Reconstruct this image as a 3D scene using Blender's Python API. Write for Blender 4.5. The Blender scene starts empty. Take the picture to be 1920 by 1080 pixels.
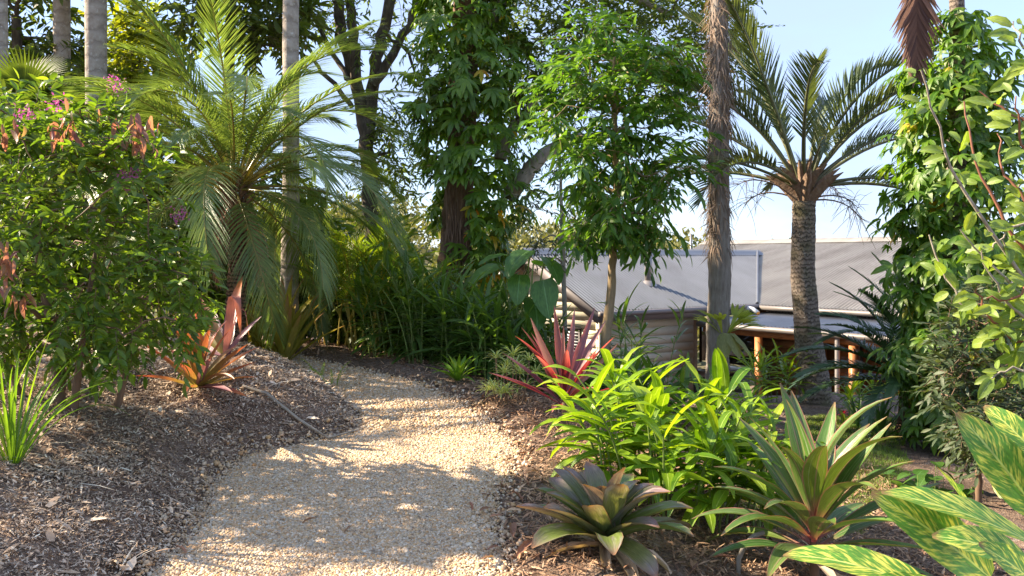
import bpy, math, random
import numpy as np
from mathutils import Matrix, Vector
random.seed(7)
rng = np.random.default_rng(11)
S = bpy.context.scene
COL = S.collection
R = math.radians

# ------------------------------------------------------------------ camera, sky, sun, exposure
FPX, CX, HY, CZ = 1600.0, 960.0, 485.0, 1.6       # focal length in photo pixels, optical axis, eye height
cam = bpy.data.cameras.new('camera'); cam_o = bpy.data.objects.new('camera', cam); COL.objects.link(cam_o)
cam_o.location = (0, 0, CZ); cam_o.rotation_euler = (R(90), 0, 0)
cam.sensor_width = 36; cam.lens = FPX / 1920 * 36; cam.shift_y = -(540 - HY) / 1920
cam.clip_start = 0.05; cam.clip_end = 3000
S.camera = cam_o

SUN_EL, SUN_AZ = 34.0, 281.0                       # azimuth clockwise from +Y
w = bpy.data.worlds.new('World'); S.world = w; w.use_nodes = True
nt = w.node_tree; nt.nodes.clear()
wo = nt.nodes.new('ShaderNodeOutputWorld'); bg = nt.nodes.new('ShaderNodeBackground')
sky = nt.nodes.new('ShaderNodeTexSky'); sky.sky_type = 'NISHITA'; sky.sun_disc = False
sky.sun_elevation = R(SUN_EL); sky.sun_rotation = R(SUN_AZ); sky.air_density = 1.0; sky.dust_density = 0.6; sky.ozone_density = 3.5
bg.inputs['Strength'].default_value = 0.13
# thin cloud veil, everywhere in the sky
tc = nt.nodes.new('ShaderNodeTexCoord'); mp = nt.nodes.new('ShaderNodeMapping'); mp.inputs['Scale'].default_value = (1, 1, 3.2)
nz = nt.nodes.new('ShaderNodeTexNoise'); nz.inputs['Scale'].default_value = 2.2; nz.inputs['Detail'].default_value = 7; nz.inputs['Roughness'].default_value = .58
cr = nt.nodes.new('ShaderNodeValToRGB'); cr.color_ramp.elements[0].position = .35; cr.color_ramp.elements[1].position = .65
cr.color_ramp.elements[0].color = (.58, .58, .58, 1); cr.color_ramp.elements[1].color = (.9, .9, .9, 1)
mx = nt.nodes.new('ShaderNodeMix'); mx.data_type = 'RGBA'; mx.inputs['B'].default_value = (1.55, 1.88, 2.75, 1)
nt.links.new(tc.outputs['Generated'], mp.inputs['Vector']); nt.links.new(mp.outputs['Vector'], nz.inputs['Vector'])
nt.links.new(nz.outputs['Fac'], cr.inputs['Fac']); nt.links.new(cr.outputs['Color'], mx.inputs['Factor'])
nt.links.new(sky.outputs['Color'], mx.inputs['A']); nt.links.new(mx.outputs['Result'], bg.inputs['Color'])
nt.links.new(bg.outputs['Background'], wo.inputs['Surface'])

sl = bpy.data.lights.new('sun', 'SUN'); sl.energy = 5.0; sl.angle = R(0.55); sl.color = (1.0, .83, .62)
so = bpy.data.objects.new('sun', sl); COL.objects.link(so); so.location = (-20, 8, 18)
_az, _el = R(SUN_AZ), R(SUN_EL)
TOSUN = Vector((math.sin(_az) * math.cos(_el), math.cos(_az) * math.cos(_el), math.sin(_el)))
so.rotation_euler = TOSUN.to_track_quat('Z', 'Y').to_euler()

S.view_settings.view_transform = 'Standard'; S.view_settings.look = 'None'
S.view_settings.gamma = 1.0; S.view_settings.exposure = 1.78
S.view_settings.use_curve_mapping = False
S.render.engine = 'CYCLES'
c = S.cycles
c.max_bounces = 7; c.diffuse_bounces = 4; c.glossy_bounces = 2; c.transmission_bounces = 5; c.transparent_max_bounces = 4
c.use_denoising = True; c.sample_clamp_indirect = 6.0; c.caustics_reflective = False; c.caustics_refractive = False
c.volume_bounces = 0

# ------------------------------------------------------------------ object helpers
def P(px, py, Y):
    return np.array([(px - CX) / FPX * Y, Y, CZ - (py - HY) / FPX * Y])
def link(o, parent=None):
    COL.objects.link(o)
    if parent is not None: o.parent = parent
    return o
def thing(name, label, cat, loc=(0, 0, 0), group=None):
    o = bpy.data.objects.new(name, None); COL.objects.link(o)
    o.location = tuple(float(v) for v in loc); o.empty_display_size = .2
    o['label'] = label; o['category'] = cat
    if group: o['group'] = group
    return o
def tag(o, label=None, cat=None, group=None, kind=None):
    if label: o['label'] = label
    if cat: o['category'] = cat
    if group: o['group'] = group
    if kind: o['kind'] = kind
    return o
def mesh_np(name, V, F, UV=None, mat=None, smooth=True):
    V = np.ascontiguousarray(V, dtype=np.float32); F = np.ascontiguousarray(F, dtype=np.int32)
    me = bpy.data.meshes.new(name); k = F.shape[1]
    me.vertices.add(len(V)); me.vertices.foreach_set('co', V.ravel())
    me.loops.add(F.size); me.loops.foreach_set('vertex_index', F.ravel())
    me.polygons.add(len(F)); me.polygons.foreach_set('loop_start', np.arange(0, F.size, k, dtype=np.int32))
    if smooth: me.polygons.foreach_set('use_smooth', np.ones(len(F), dtype=bool))
    if UV is not None:
        ul = me.uv_layers.new(name='UVMap'); ul.data.foreach_set('uv', np.ascontiguousarray(UV, dtype=np.float32)[F.ravel()].ravel())
    me.update(calc_edges=True)
    if mat: me.materials.append(mat)
    return me
def obj(name, geo, mat, parent=None, smooth=True, kind=None, label=None):
    """geo = (V, F, UV) in world space; the object's origin is the parent's base."""
    V, F, UV = geo
    off = np.array(parent_world(parent)) if parent is not None else np.zeros(3)
    o = bpy.data.objects.new(name, mesh_np(name, V - off, F, UV, mat, smooth)); link(o, parent)
    if kind: o['kind'] = kind
    if label: o['label'] = label
    return o
def parent_world(p):
    v = np.array(p.location)
    while p.parent is not None:
        p = p.parent; v = v + np.array(p.location)
    return v
def place(name, me, parent, T, Rm, s):
    o = bpy.data.objects.new(name, me)
    o.parent = parent
    o.location = tuple(np.asarray(T) - parent_world(parent))
    o.rotation_mode = 'QUATERNION'; o.rotation_quaternion = Matrix(Rm.tolist()).to_quaternion()
    o.scale = (s, s, s) if np.isscalar(s) else tuple(s)
    COL.objects.link(o)
    return o
def merge(parts):
    Vs, Fs, Us, n = [], [], [], 0
    for V, F, U in parts:
        Vs.append(V); Fs.append(F + n); Us.append(U if U is not None else np.zeros((len(V), 2))); n += len(V)
    return np.concatenate(Vs), np.concatenate(Fs), np.concatenate(Us)
def inst(geo, T, Rm, s):
    """many copies of a template: T (n,3), Rm (n,3,3), s (n,) or (n,3)"""
    V, F, U = geo; n, nv = len(T), len(V)
    s = np.asarray(s, float)
    sv = s[:, None, None] * V[None] if s.ndim == 1 else s[:, None, :] * V[None]
    VV = np.einsum('nij,nvj->nvi', Rm, sv) + T[:, None, :]
    FF = F[None] + (np.arange(n) * nv)[:, None, None]
    return VV.reshape(-1, 3), FF.reshape(-1, F.shape[1]), np.tile(U, (n, 1))
def norm(a):
    return a / np.maximum(np.linalg.norm(a, axis=-1, keepdims=True), 1e-9)
def frames(d, up):
    """rotation matrices whose +Y is d and +Z is close to up"""
    y = norm(np.asarray(d, float)); up = np.broadcast_to(np.asarray(up, float), y.shape)
    x = np.cross(y, up); bad = np.linalg.norm(x, axis=-1) < 1e-4
    x[bad] = np.cross(y[bad], np.array([1., .3, .2]))
    x = norm(x); z = np.cross(x, y)
    return np.stack([x, y, z], axis=-1)
def euler_frames(az, el, roll=0):
    az = np.atleast_1d(np.asarray(az, float)); el = np.broadcast_to(np.asarray(el, float), az.shape)
    d = np.stack([np.sin(az) * np.cos(el), np.cos(az) * np.cos(el), np.sin(el)], -1)
    u = np.stack([-np.sin(az) * np.sin(el), -np.cos(az) * np.sin(el), np.cos(el)], -1)
    x = np.cross(d, u)
    cr_, sr_ = np.cos(roll), np.sin(roll)
    cr_ = np.broadcast_to(cr_, az.shape)[:, None]; sr_ = np.broadcast_to(sr_, az.shape)[:, None]
    return np.stack([x * cr_ + u * sr_, d, u * cr_ - x * sr_], -1)

# ------------------------------------------------------------------ shape templates (all quads)
def grid_faces(nu, nv, wrap=False):
    f = []
    m = nv if wrap else nv - 1
    i = np.arange(nu - 1)[:, None] * nv; j = np.arange(m)[None]
    a = i + j; b = i + (j + 1) % nv
    return np.stack([a, b, b + nv, a + nv], -1).reshape(-1, 4)
def tube(pts, rad, n=8, wob=0, seed=0, cap=False):
    pts = np.asarray(pts, float); k = len(pts); rad = np.broadcast_to(np.asarray(rad, float), (k,)).copy()
    t = np.gradient(pts, axis=0); t = norm(t)
    ref = np.array([0.31, .95, .05]) if abs(t[0][2]) > .6 else np.array([0, 0, 1.])
    x = norm(np.cross(np.broadcast_to(ref, t.shape), t)); y = np.cross(t, x)
    a = np.linspace(0, 2 * np.pi, n, endpoint=False)
    rr = rad[:, None] * np.ones((1, n))
    if wob:
        g = np.random.default_rng(seed)
        low = g.normal(0, 1, (max(3, k // 4 + 2), n)); low = np.stack([np.interp(np.linspace(0, 1, k), np.linspace(0, 1, len(low)), low[:, i]) for i in range(n)], 1)
        rr = rr * (1 + wob * (low * .8 + g.normal(0, .5, (k, n))))
    if cap:
        pts = np.concatenate([pts[:1], pts, pts[-1:]]); rr = np.concatenate([rr[:1] * .01, rr, rr[-1:] * .01]); x = np.concatenate([x[:1], x, x[-1:]]); y = np.concatenate([y[:1], y, y[-1:]]); k += 2
    V = pts[:, None] + rr[..., None] * (np.cos(a)[None, :, None] * x[:, None] + np.sin(a)[None, :, None] * y[:, None])
    L = np.concatenate([[0], np.cumsum(np.linalg.norm(np.diff(pts, axis=0), axis=1))])
    U = np.stack([np.broadcast_to(np.arange(n) / n, (k, n)), np.broadcast_to(L[:, None], (k, n))], -1)
    return V.reshape(-1, 3), grid_faces(k, n, True), U.reshape(-1, 2)
def curve(p0, p1, p2, n):
    t = np.linspace(0, 1, n)[:, None]
    return (1 - t) ** 2 * np.asarray(p0) + 2 * t * (1 - t) * np.asarray(p1) + t ** 2 * np.asarray(p2)
def box(lo, hi):
    (x0, y0, z0), (x1, y1, z1) = lo, hi
    V = np.array([[x0, y0, z0], [x1, y0, z0], [x1, y1, z0], [x0, y1, z0], [x0, y0, z1], [x1, y0, z1], [x1, y1, z1], [x0, y1, z1]], float)
    F = np.array([[0, 3, 2, 1], [4, 5, 6, 7], [0, 1, 5, 4], [1, 2, 6, 5], [2, 3, 7, 6], [3, 0, 4, 7]])
    return V, F, V[:, :2].copy()
PROF = {
    'lance': lambda t: (t + .02) ** .75 * (1.02 - t) ** .8 * 1.78,
    'ovate': lambda t: (t + .03) ** .5 * (1.015 - t) ** .75 * 1.62,
    'heart': lambda t: np.minimum(1, (t + .06) ** .4 * 1.25) * (1.01 - t) ** .62 * 1.2,
    'strap': lambda t: np.minimum(1, (1.02 - t) / .45) ** .8 * (.75 + .25 * np.minimum(1, t * 3)),
    'brom': lambda t: np.minimum(1, ((1.005 - t) / .22)) ** .55 * (1.0 - .12 * t),
    'cord': lambda t: np.maximum(.22, np.minimum(1, (t / .42)) ** .9) * np.minimum(1, ((1.01 - t) / .5)) ** .75,
    'blade': lambda t: (1.01 - t) ** .6 * (.6 + .4 * np.minimum(1, t * 4)),
}
def blade(L, W, prof='lance', nseg=4, nc=3, th0=0., droop=0., fold=.15, wave=0., sway=0., pw=1.3, seed=0, nib=False):
    g = np.random.default_rng(seed)
    t = np.linspace(0, 1, nseg + 1); wd = PROF[prof](t) * W * .5
    if not nib: wd[-1] = max(wd[-1], W * .02)
    th = th0(t) if callable(th0) else th0 - droop * t ** pw
    dl = L / nseg
    yy = np.concatenate([[0], np.cumsum(np.cos((th[1:] + th[:-1]) / 2) * dl)]); zz = np.concatenate([[0], np.cumsum(np.sin((th[1:] + th[:-1]) / 2) * dl)])
    s = np.linspace(-1, 1, nc)
    ph = g.uniform(0, 6.28)
    lift = fold * np.abs(s)[None] ** 1.4 * wd[:, None] + wave * W * np.sin(t[:, None] * 17 + ph + s[None] * 1.5) * np.abs(s)[None]
    X = s[None] * wd[:, None] * math.cos(min(1.2, fold)) + (sway * L * t ** 2)[:, None]
    Yv = yy[:, None] - np.sin(th)[:, None] * lift; Z = zz[:, None] + np.cos(th)[:, None] * lift
    V = np.stack([X, Yv, Z], -1).reshape(-1, 3)
    U = np.stack([np.broadcast_to((s + 1) / 2, X.shape), np.broadcast_to(t[:, None], X.shape)], -1).reshape(-1, 2)
    return V, grid_faces(nseg + 1, nc), U
def palmate(n, L, W, spread, droop, seed=0):
    g = np.random.default_rng(seed); parts = []
    for i in range(n):
        a = (i - (n - 1) / 2) / max(1, (n - 1) / 2) * spread
        k = 1 - .28 * abs(a) / spread + g.uniform(-.06, .06)
        b = blade(L * k, W * k, 'lance', 3, 3, .2, droop * g.uniform(.8, 1.3), .25)
        M = euler_frames([a], [g.uniform(-.1, .1)])[0]
        parts.append((b[0] @ M.T, b[1], b[2]))
    return merge(parts)
def frond(L, nl=46, ll=.35, lw=.022, arch=1.0, th0=.2, vang=.5, sweep=.75, ldroop=.5, start=.16, seed=0, stiff=1.0, rad=.014, endk=.35, curl=0.):
    """pinnate palm frond along +Y, arching down; leaflets in a V on both sides"""
    g = np.random.default_rng(seed); n = 13
    t = np.linspace(0, 1, n); th = th0 - arch * t ** 1.5; dl = L / (n - 1)
    yy = np.concatenate([[0], np.cumsum(np.cos((th[1:] + th[:-1]) / 2) * dl)]); zz = np.concatenate([[0], np.cumsum(np.sin((th[1:] + th[:-1]) / 2) * dl)])
    xx = curl * L * t ** 2
    pts = np.stack([xx, yy, zz], -1)
    parts = [tube(pts, rad * (1.25 - t) , 4)]
    parts[0][2][:, 0] = .5; parts[0][2][:, 1] = 0
    bl = blade(1, 1, 'blade', 3, 2, 0, 0, 0)
    T, D, Up, Sc = [], [], [], []
    for sd in (-1, 1):
        tt = np.linspace(start, .995, nl) + g.uniform(-.004, .004, nl)
        tt = np.clip(tt, 0, 1)
        p = np.stack([np.interp(tt, t, xx), np.interp(tt, t, yy), np.interp(tt, t, zz)], -1)
        a = np.interp(tt, t, th)
        tang = np.stack([np.zeros(nl), np.cos(a), np.sin(a)], -1); nor = np.stack([np.zeros(nl), -np.sin(a), np.cos(a)], -1)
        sw = sweep * (1.25 - .75 * ((tt - start) / (1 - start))) + g.normal(0, .06, nl)
        va = vang + g.normal(0, .08, nl)
        side = np.array([sd, 0, 0.])
        d = tang * np.cos(sw)[:, None] + (side * np.cos(va)[:, None] + nor * np.sin(va)[:, None]) * np.sin(sw)[:, None]
        u = (tt - start) / (1 - start)
        ln = ll * np.clip(np.minimum(.45 + u * 2.6, 1) * (1 - (1 - endk) * u ** 2.2), .1, 1) * g.uniform(.92, 1.06, nl)
        T.append(p); D.append(d); Up.append(nor + side * -.4); Sc.append(ln)
    T, D, Up, Sc = map(np.concatenate, (T, D, Up, Sc))
    # leaflets droop under gravity (template frame -Z) along three segments
    M = frames(D, Up); nn = len(T)
    V = bl[0][None].repeat(nn, 0); V[..., 0] *= lw; V[..., 1] *= Sc[:, None]
    W = np.einsum('nij,nvj->nvi', M, V) + T[:, None]
    W[..., 2] -= ldroop * (bl[0][None, :, 1] ** 2) * Sc[:, None] * .6
    F = (bl[1][None] + (np.arange(nn) * len(bl[0]))[:, None, None]).reshape(-1, 4)
    U = np.tile(bl[2], (nn, 1)); U[:, 1] = .2 + .8 * U[:, 1]
    parts.append((W.reshape(-1, 3), F, U))
    return merge(parts)

# ------------------------------------------------------------------ materials
def N(nt, t, **kw):
    n = nt.nodes.new(t)
    for k, v in kw.items():
        if k in n.inputs: n.inputs[k].default_value = v
        else: setattr(n, k, v)
    return n
def newmat(name):
    m = bpy.data.materials.new(name); m.use_nodes = True
    nt = m.node_tree; nt.nodes.clear()
    return m, nt, nt.links.new, N(nt, 'ShaderNodeOutputMaterial')
def ramp(nt, cols, pos=None, interp='LINEAR'):
    r = nt.nodes.new('ShaderNodeValToRGB'); e = r.color_ramp.elements; r.color_ramp.interpolation = interp
    while len(e) < len(cols): e.new(.5)
    for i, cc in enumerate(cols):
        e[i].position = pos[i] if pos else i / (len(cols) - 1); e[i].color = (*cc, 1)
    return r
def mixc(nt, fac, a, b):
    m = nt.nodes.new('ShaderNodeMix'); m.data_type = 'RGBA'
    for sock, v in (('Factor', fac), ('A', a), ('B', b)):
        if hasattr(v, 'is_linked') or hasattr(v, 'links'): nt.links.new(v, m.inputs[sock])
        else: m.inputs[sock].default_value = v if sock == 'Factor' else (*v, 1)
    return m.outputs['Result']
def math_(nt, op, a, b=None, clamp=False):
    m = nt.nodes.new('ShaderNodeMath'); m.operation = op; m.use_clamp = clamp
    for i, v in enumerate((a, b)):
        if v is None: continue
        if hasattr(v, 'links'): nt.links.new(v, m.inputs[i])
        else: m.inputs[i].default_value = v
    return m.outputs[0]
def leaf_mat(name, cols, trans=.35, rough=.42, tip=None, tip_pos=(.6, 1.), base=None, edge=None, rib=None, stripe=None, tcol=None, spec=.5, blotch=None, wear=0):
    cols = [(r_ * 1.28, g_ * 1.08, b_ * .72) if g_ > r_ else (r_, g_, b_) for r_, g_, b_ in cols]
    m, nt, L, out = newmat(name)
    gi = N(nt, 'ShaderNodeNewGeometry'); oi = N(nt, 'ShaderNodeObjectInfo')
    v = math_(nt, 'FRACT', math_(nt, 'ADD', gi.outputs['Random Per Island'], oi.outputs['Random']))
    col = ramp(nt, cols); L(v, col.inputs['Fac']); colr = col.outputs['Color']
    uv = N(nt, 'ShaderNodeUVMap'); sx = N(nt, 'ShaderNodeSeparateXYZ'); L(uv.outputs[0], sx.inputs[0])
    u, t = sx.outputs[0], sx.outputs[1]
    au = math_(nt, 'ABSOLUTE', math_(nt, 'SUBTRACT', u, .5))
    # fine tone differences along the blade
    nz = N(nt, 'ShaderNodeTexNoise', Scale=9.0, Detail=3.0)
    cb = N(nt, 'ShaderNodeCombineXYZ'); L(math_(nt, 'MULTIPLY', u, 2.5), cb.inputs[0]); L(t, cb.inputs[1]); L(math_(nt, 'MULTIPLY', v, 40), cb.inputs[2]); L(cb.outputs[0], nz.inputs['Vector'])
    if stripe:
        sc, lo, hi, ang, across, along = stripe
        cs = N(nt, 'ShaderNodeCombineXYZ')
        L(math_(nt, 'SUBTRACT', math_(nt, 'MULTIPLY', t, along), math_(nt, 'MULTIPLY', au, across)), cs.inputs[0]); L(math_(nt, 'MULTIPLY', math_(nt, 'SIGN', math_(nt, 'SUBTRACT', u, .5)), 3.3), cs.inputs[1]); L(math_(nt, 'ADD', math_(nt, 'MULTIPLY', v, 70), math_(nt, 'MULTIPLY', au, ang)), cs.inputs[2])
        n2 = N(nt, 'ShaderNodeTexNoise', Scale=1.0, Detail=2.5, Roughness=.6); L(cs.outputs[0], n2.inputs['Vector'])
        r2 = ramp(nt, [(0, 0, 0), (1, 1, 1)], [lo, hi]); L(n2.outputs['Fac'], r2.inputs['Fac'])
        colr = mixc(nt, r2.outputs['Color'], colr, sc)
    if base:
        r1 = ramp(nt, [(1, 1, 1), (0, 0, 0)], [.02, base[1]]); L(t, r1.inputs['Fac']); colr = mixc(nt, r1.outputs['Color'], colr, base[0])
    if tip:
        r1 = ramp(nt, [(0, 0, 0), (1, 1, 1)], list(tip_pos)); L(math_(nt, 'ADD', t, math_(nt, 'MULTIPLY', math_(nt, 'SUBTRACT', v, .5), .35)), r1.inputs['Fac']); colr = mixc(nt, r1.outputs['Color'], colr, tip)
    if blotch:
        n3 = N(nt, 'ShaderNodeTexNoise', Scale=2.2, Detail=4.0); L(cb.outputs[0], n3.inputs['Vector'])
        r3 = ramp(nt, [(0, 0, 0), (1, 1, 1)], [blotch[1], blotch[2]]); L(n3.outputs['Fac'], r3.inputs['Fac']); colr = mixc(nt, r3.outputs['Color'], colr, blotch[0])
    if edge:
        r1 = ramp(nt, [(0, 0, 0), (1, 1, 1)], [edge[1], min(.5, edge[1] + .06)]); L(au, r1.inputs['Fac']); colr = mixc(nt, r1.outputs['Color'], colr, edge[0])
    if rib:
        r1 = ramp(nt, [(1, 1, 1), (0, 0, 0)], [rib[1] * .4, rib[1]]); L(au, r1.inputs['Fac']); colr = mixc(nt, r1.outputs['Color'], colr, rib[0])
    if wear:      # scorched tip and a few brown spots
        n5 = N(nt, 'ShaderNodeTexNoise', Scale=14.0, Detail=4.0, Roughness=.7); L(cb.outputs[0], n5.inputs['Vector'])
        tw = ramp(nt, [(0, 0, 0), (.34,) * 3], [.86, 1.0]); L(t, tw.inputs['Fac'])
        ew = ramp(nt, [(0, 0, 0), (.10,) * 3], [.40, .5]); L(au, ew.inputs['Fac'])
        r5 = ramp(nt, [(0, 0, 0), (.9,) * 3], [.70 - .03 * wear, .76]); L(math_(nt, 'ADD', n5.outputs['Fac'], math_(nt, 'ADD', tw.outputs['Color'], ew.outputs['Color'])), r5.inputs['Fac']); colr = mixc(nt, r5.outputs['Color'], colr, (.16, .085, .04))
    hs = N(nt, 'ShaderNodeHueSaturation'); L(colr, hs.inputs['Color'])
    vr = ramp(nt, [(.98,) * 3, (1.65,) * 3], [.3, .7]); L(nz.outputs['Fac'], vr.inputs['Fac']); L(vr.outputs['Color'], hs.inputs['Value'])
    pb = N(nt, 'ShaderNodeBsdfPrincipled', Roughness=rough); pb.inputs['Specular IOR Level'].default_value = spec
    L(hs.outputs['Color'], pb.inputs['Base Color'])
    bp = N(nt, 'ShaderNodeBump', Strength=.25, Distance=.01); L(nz.outputs['Fac'], bp.inputs['Height']); L(bp.outputs[0], pb.inputs['Normal'])
    tr = N(nt, 'ShaderNodeBsdfTranslucent')
    tm = N(nt, 'ShaderNodeMix', data_type='RGBA', blend_type='MULTIPLY'); tm.inputs['Factor'].default_value = 1
    L(hs.outputs['Color'], tm.inputs['A']); tm.inputs['B'].default_value = (*(tcol or (2.1, 2.0, .75)), 1); L(tm.outputs['Result'], tr.inputs['Color'])
    ms = N(nt, 'ShaderNodeMixShader', Fac=trans); L(pb.outputs[0], ms.inputs[1]); L(tr.outputs[0], ms.inputs[2]); L(ms.outputs[0], out.inputs['Surface'])
    return m
def bark_mat(name, cols, scale=(6, 6, 2), bump=.6, rings=None, spots=None, rough=.9, dist=.03):
    m, nt, L, out = newmat(name)
    tcn = N(nt, 'ShaderNodeTexCoord'); mp = N(nt, 'ShaderNodeMapping'); mp.inputs['Scale'].default_value = scale; L(tcn.outputs['Object'], mp.inputs[0])
    nz = N(nt, 'ShaderNodeTexNoise', Scale=2.0, Detail=8.0, Roughness=.65); L(mp.outputs[0], nz.inputs['Vector'])
    rp = ramp(nt, cols, [.3 + .4 * i / (len(cols) - 1) for i in range(len(cols))]); L(nz.outputs['Fac'], rp.inputs['Fac']); colr = rp.outputs['Color']; h = nz.outputs['Fac']
    if rings:
        uv = N(nt, 'ShaderNodeUVMap'); sx = N(nt, 'ShaderNodeSeparateXYZ'); L(uv.outputs[0], sx.inputs[0])
        ph = math_(nt, 'ADD', math_(nt, 'MULTIPLY', sx.outputs[1], rings[1]), math_(nt, 'MULTIPLY', nz.outputs['Fac'], rings[2]))
        fr = math_(nt, 'FRACT', ph); r2 = ramp(nt, [(1, 1, 1), (0, 0, 0), (0, 0, 0), (.6, .6, .6)], [0, .22, .8, 1]); L(fr, r2.inputs['Fac'])
        colr = mixc(nt, r2.outputs['Color'], colr, rings[0]); h = math_(nt, 'SUBTRACT', h, r2.outputs['Color'])
    if spots:
        n2 = N(nt, 'ShaderNodeTexNoise', Scale=spots[1], Detail=5.0, Roughness=.7); L(tcn.outputs['Object'], n2.inputs['Vector'])
        r3 = ramp(nt, [(0, 0, 0), (1, 1, 1)], [spots[2], spots[2] + .07]); L(n2.outputs['Fac'], r3.inputs['Fac']); colr = mixc(nt, r3.outputs['Color'], colr, spots[0])
        if len(spots) > 3:
            n4 = N(nt, 'ShaderNodeTexNoise', Scale=2.3, Detail=4.0); L(tcn.outputs['Object'], n4.inputs['Vector'])
            r4 = ramp(nt, [(0, 0, 0), (.75,) * 3], [.5, .66]); L(n4.outputs['Fac'], r4.inputs['Fac']); colr = mixc(nt, r4.outputs['Color'], colr, spots[3])
    pb = N(nt, 'ShaderNodeBsdfPrincipled', Roughness=rough); L(colr, pb.inputs['Base Color'])
    bp = N(nt, 'ShaderNodeBump', Strength=bump, Distance=dist); L(h, bp.inputs['Height']); L(bp.outputs[0], pb.inputs['Normal'])
    L(pb.outputs[0], out.inputs['Surface'])
    return m
def plain_mat(name, col, rough=.6, metal=0., var=.12, scale=3., bump=.1, spec=.5, stain=None):
    m, nt, L, out = newmat(name)
    tcn = N(nt, 'ShaderNodeTexCoord'); nz = N(nt, 'ShaderNodeTexNoise', Scale=scale, Detail=6.0, Roughness=.6); L(tcn.outputs['Object'], nz.inputs['Vector'])
    oi = N(nt, 'ShaderNodeObjectInfo')
    rp = ramp(nt, [tuple(x * (1 - var) for x in col), tuple(min(1, x * (1 + var)) for x in col)], [.3, .7])
    L(math_(nt, 'ADD', nz.outputs['Fac'], math_(nt, 'MULTIPLY', math_(nt, 'SUBTRACT', oi.outputs['Random'], .5), .3)), rp.inputs['Fac']); colr = rp.outputs['Color']
    if stain:
        mp = N(nt, 'ShaderNodeMapping'); mp.inputs['Scale'].default_value = stain[1]; L(tcn.outputs['Object'], mp.inputs[0])
        n2 = N(nt, 'ShaderNodeTexNoise', Scale=1.0, Detail=6.0, Roughness=.65); L(mp.outputs[0], n2.inputs['Vector'])
        r2 = ramp(nt, [(0, 0, 0), (.8,) * 3], [stain[2], stain[2] + .22]); L(n2.outputs['Fac'], r2.inputs['Fac']); colr = mixc(nt, r2.outputs['Color'], colr, stain[0])
    pb = N(nt, 'ShaderNodeBsdfPrincipled', Roughness=rough, Metallic=metal); pb.inputs['Specular IOR Level'].default_value = spec
    L(colr, pb.inputs['Base Color'])
    bp = N(nt, 'ShaderNodeBump', Strength=bump, Distance=.01); L(nz.outputs['Fac'], bp.inputs['Height']); L(bp.outputs[0], pb.inputs['Normal'])
    L(pb.outputs[0], out.inputs['Surface'])
    return m
def piece_mat(name, cols, rough=.85, pos=None, bump=.3):
    """loose pieces: one colour per piece"""
    m, nt, L, out = newmat(name)
    gi = N(nt, 'ShaderNodeNewGeometry'); rp = ramp(nt, cols, pos); L(gi.outputs['Random Per Island'], rp.inputs['Fac'])
    tcn = N(nt, 'ShaderNodeTexCoord'); nz = N(nt, 'ShaderNodeTexNoise', Scale=60.0, Detail=3.0); L(tcn.outputs['Object'], nz.inputs['Vector'])
    hs = N(nt, 'ShaderNodeHueSaturation'); L(rp.outputs['Color'], hs.inputs['Color']); vr = ramp(nt, [(.75,) * 3, (1.2,) * 3], [.3, .7]); L(nz.outputs['Fac'], vr.inputs['Fac']); L(vr.outputs['Color'], hs.inputs['Value'])
    pb = N(nt, 'ShaderNodeBsdfPrincipled', Roughness=rough); L(hs.outputs['Color'], pb.inputs['Base Color']); L(pb.outputs[0], out.inputs['Surface'])
    return m
def soil_mat(name, cols, scale=30., bump=.8, big=None, rough=.95):
    m, nt, L, out = newmat(name)
    tcn = N(nt, 'ShaderNodeTexCoord')
    vo = N(nt, 'ShaderNodeTexVoronoi', Scale=scale); nz0 = N(nt, 'ShaderNodeTexNoise', Scale=scale * .5, Detail=4.0)
    L(tcn.outputs['Object'], nz0.inputs['Vector'])
    mv = N(nt, 'ShaderNodeMix', data_type='RGBA', Factor=.12); L(tcn.outputs['Object'], mv.inputs['A']); L(nz0.outputs['Color'], mv.inputs['B']); L(mv.outputs['Result'], vo.inputs['Vector'])
    sx = N(nt, 'ShaderNodeSeparateColor'); L(vo.outputs['Color'], sx.inputs[0])
    rp = ramp(nt, cols); L(sx.outputs[0], rp.inputs['Fac']); colr = rp.outputs['Color']
    if big:
        n2 = N(nt, 'ShaderNodeTexNoise', Scale=big[1], Detail=5.0, Roughness=.6); L(tcn.outputs['Object'], n2.inputs['Vector'])
        r2 = ramp(nt, [(0, 0, 0), (.85,) * 3], [big[2], big[2] + .15]); L(n2.outputs['Fac'], r2.inputs['Fac']); colr = mixc(nt, r2.outputs['Color'], colr, big[0])
    pb = N(nt, 'ShaderNodeBsdfPrincipled', Roughness=rough); L(colr, pb.inputs['Base Color'])
    bp = N(nt, 'ShaderNodeBump', Strength=bump, Distance=.012); L(math_(nt, 'ADD', vo.outputs['Distance'], nz0.outputs['Fac']), bp.inputs['Height']); L(bp.outputs[0], pb.inputs['Normal'])
    L(pb.outputs[0], out.inputs['Surface'])
    return m

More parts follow.
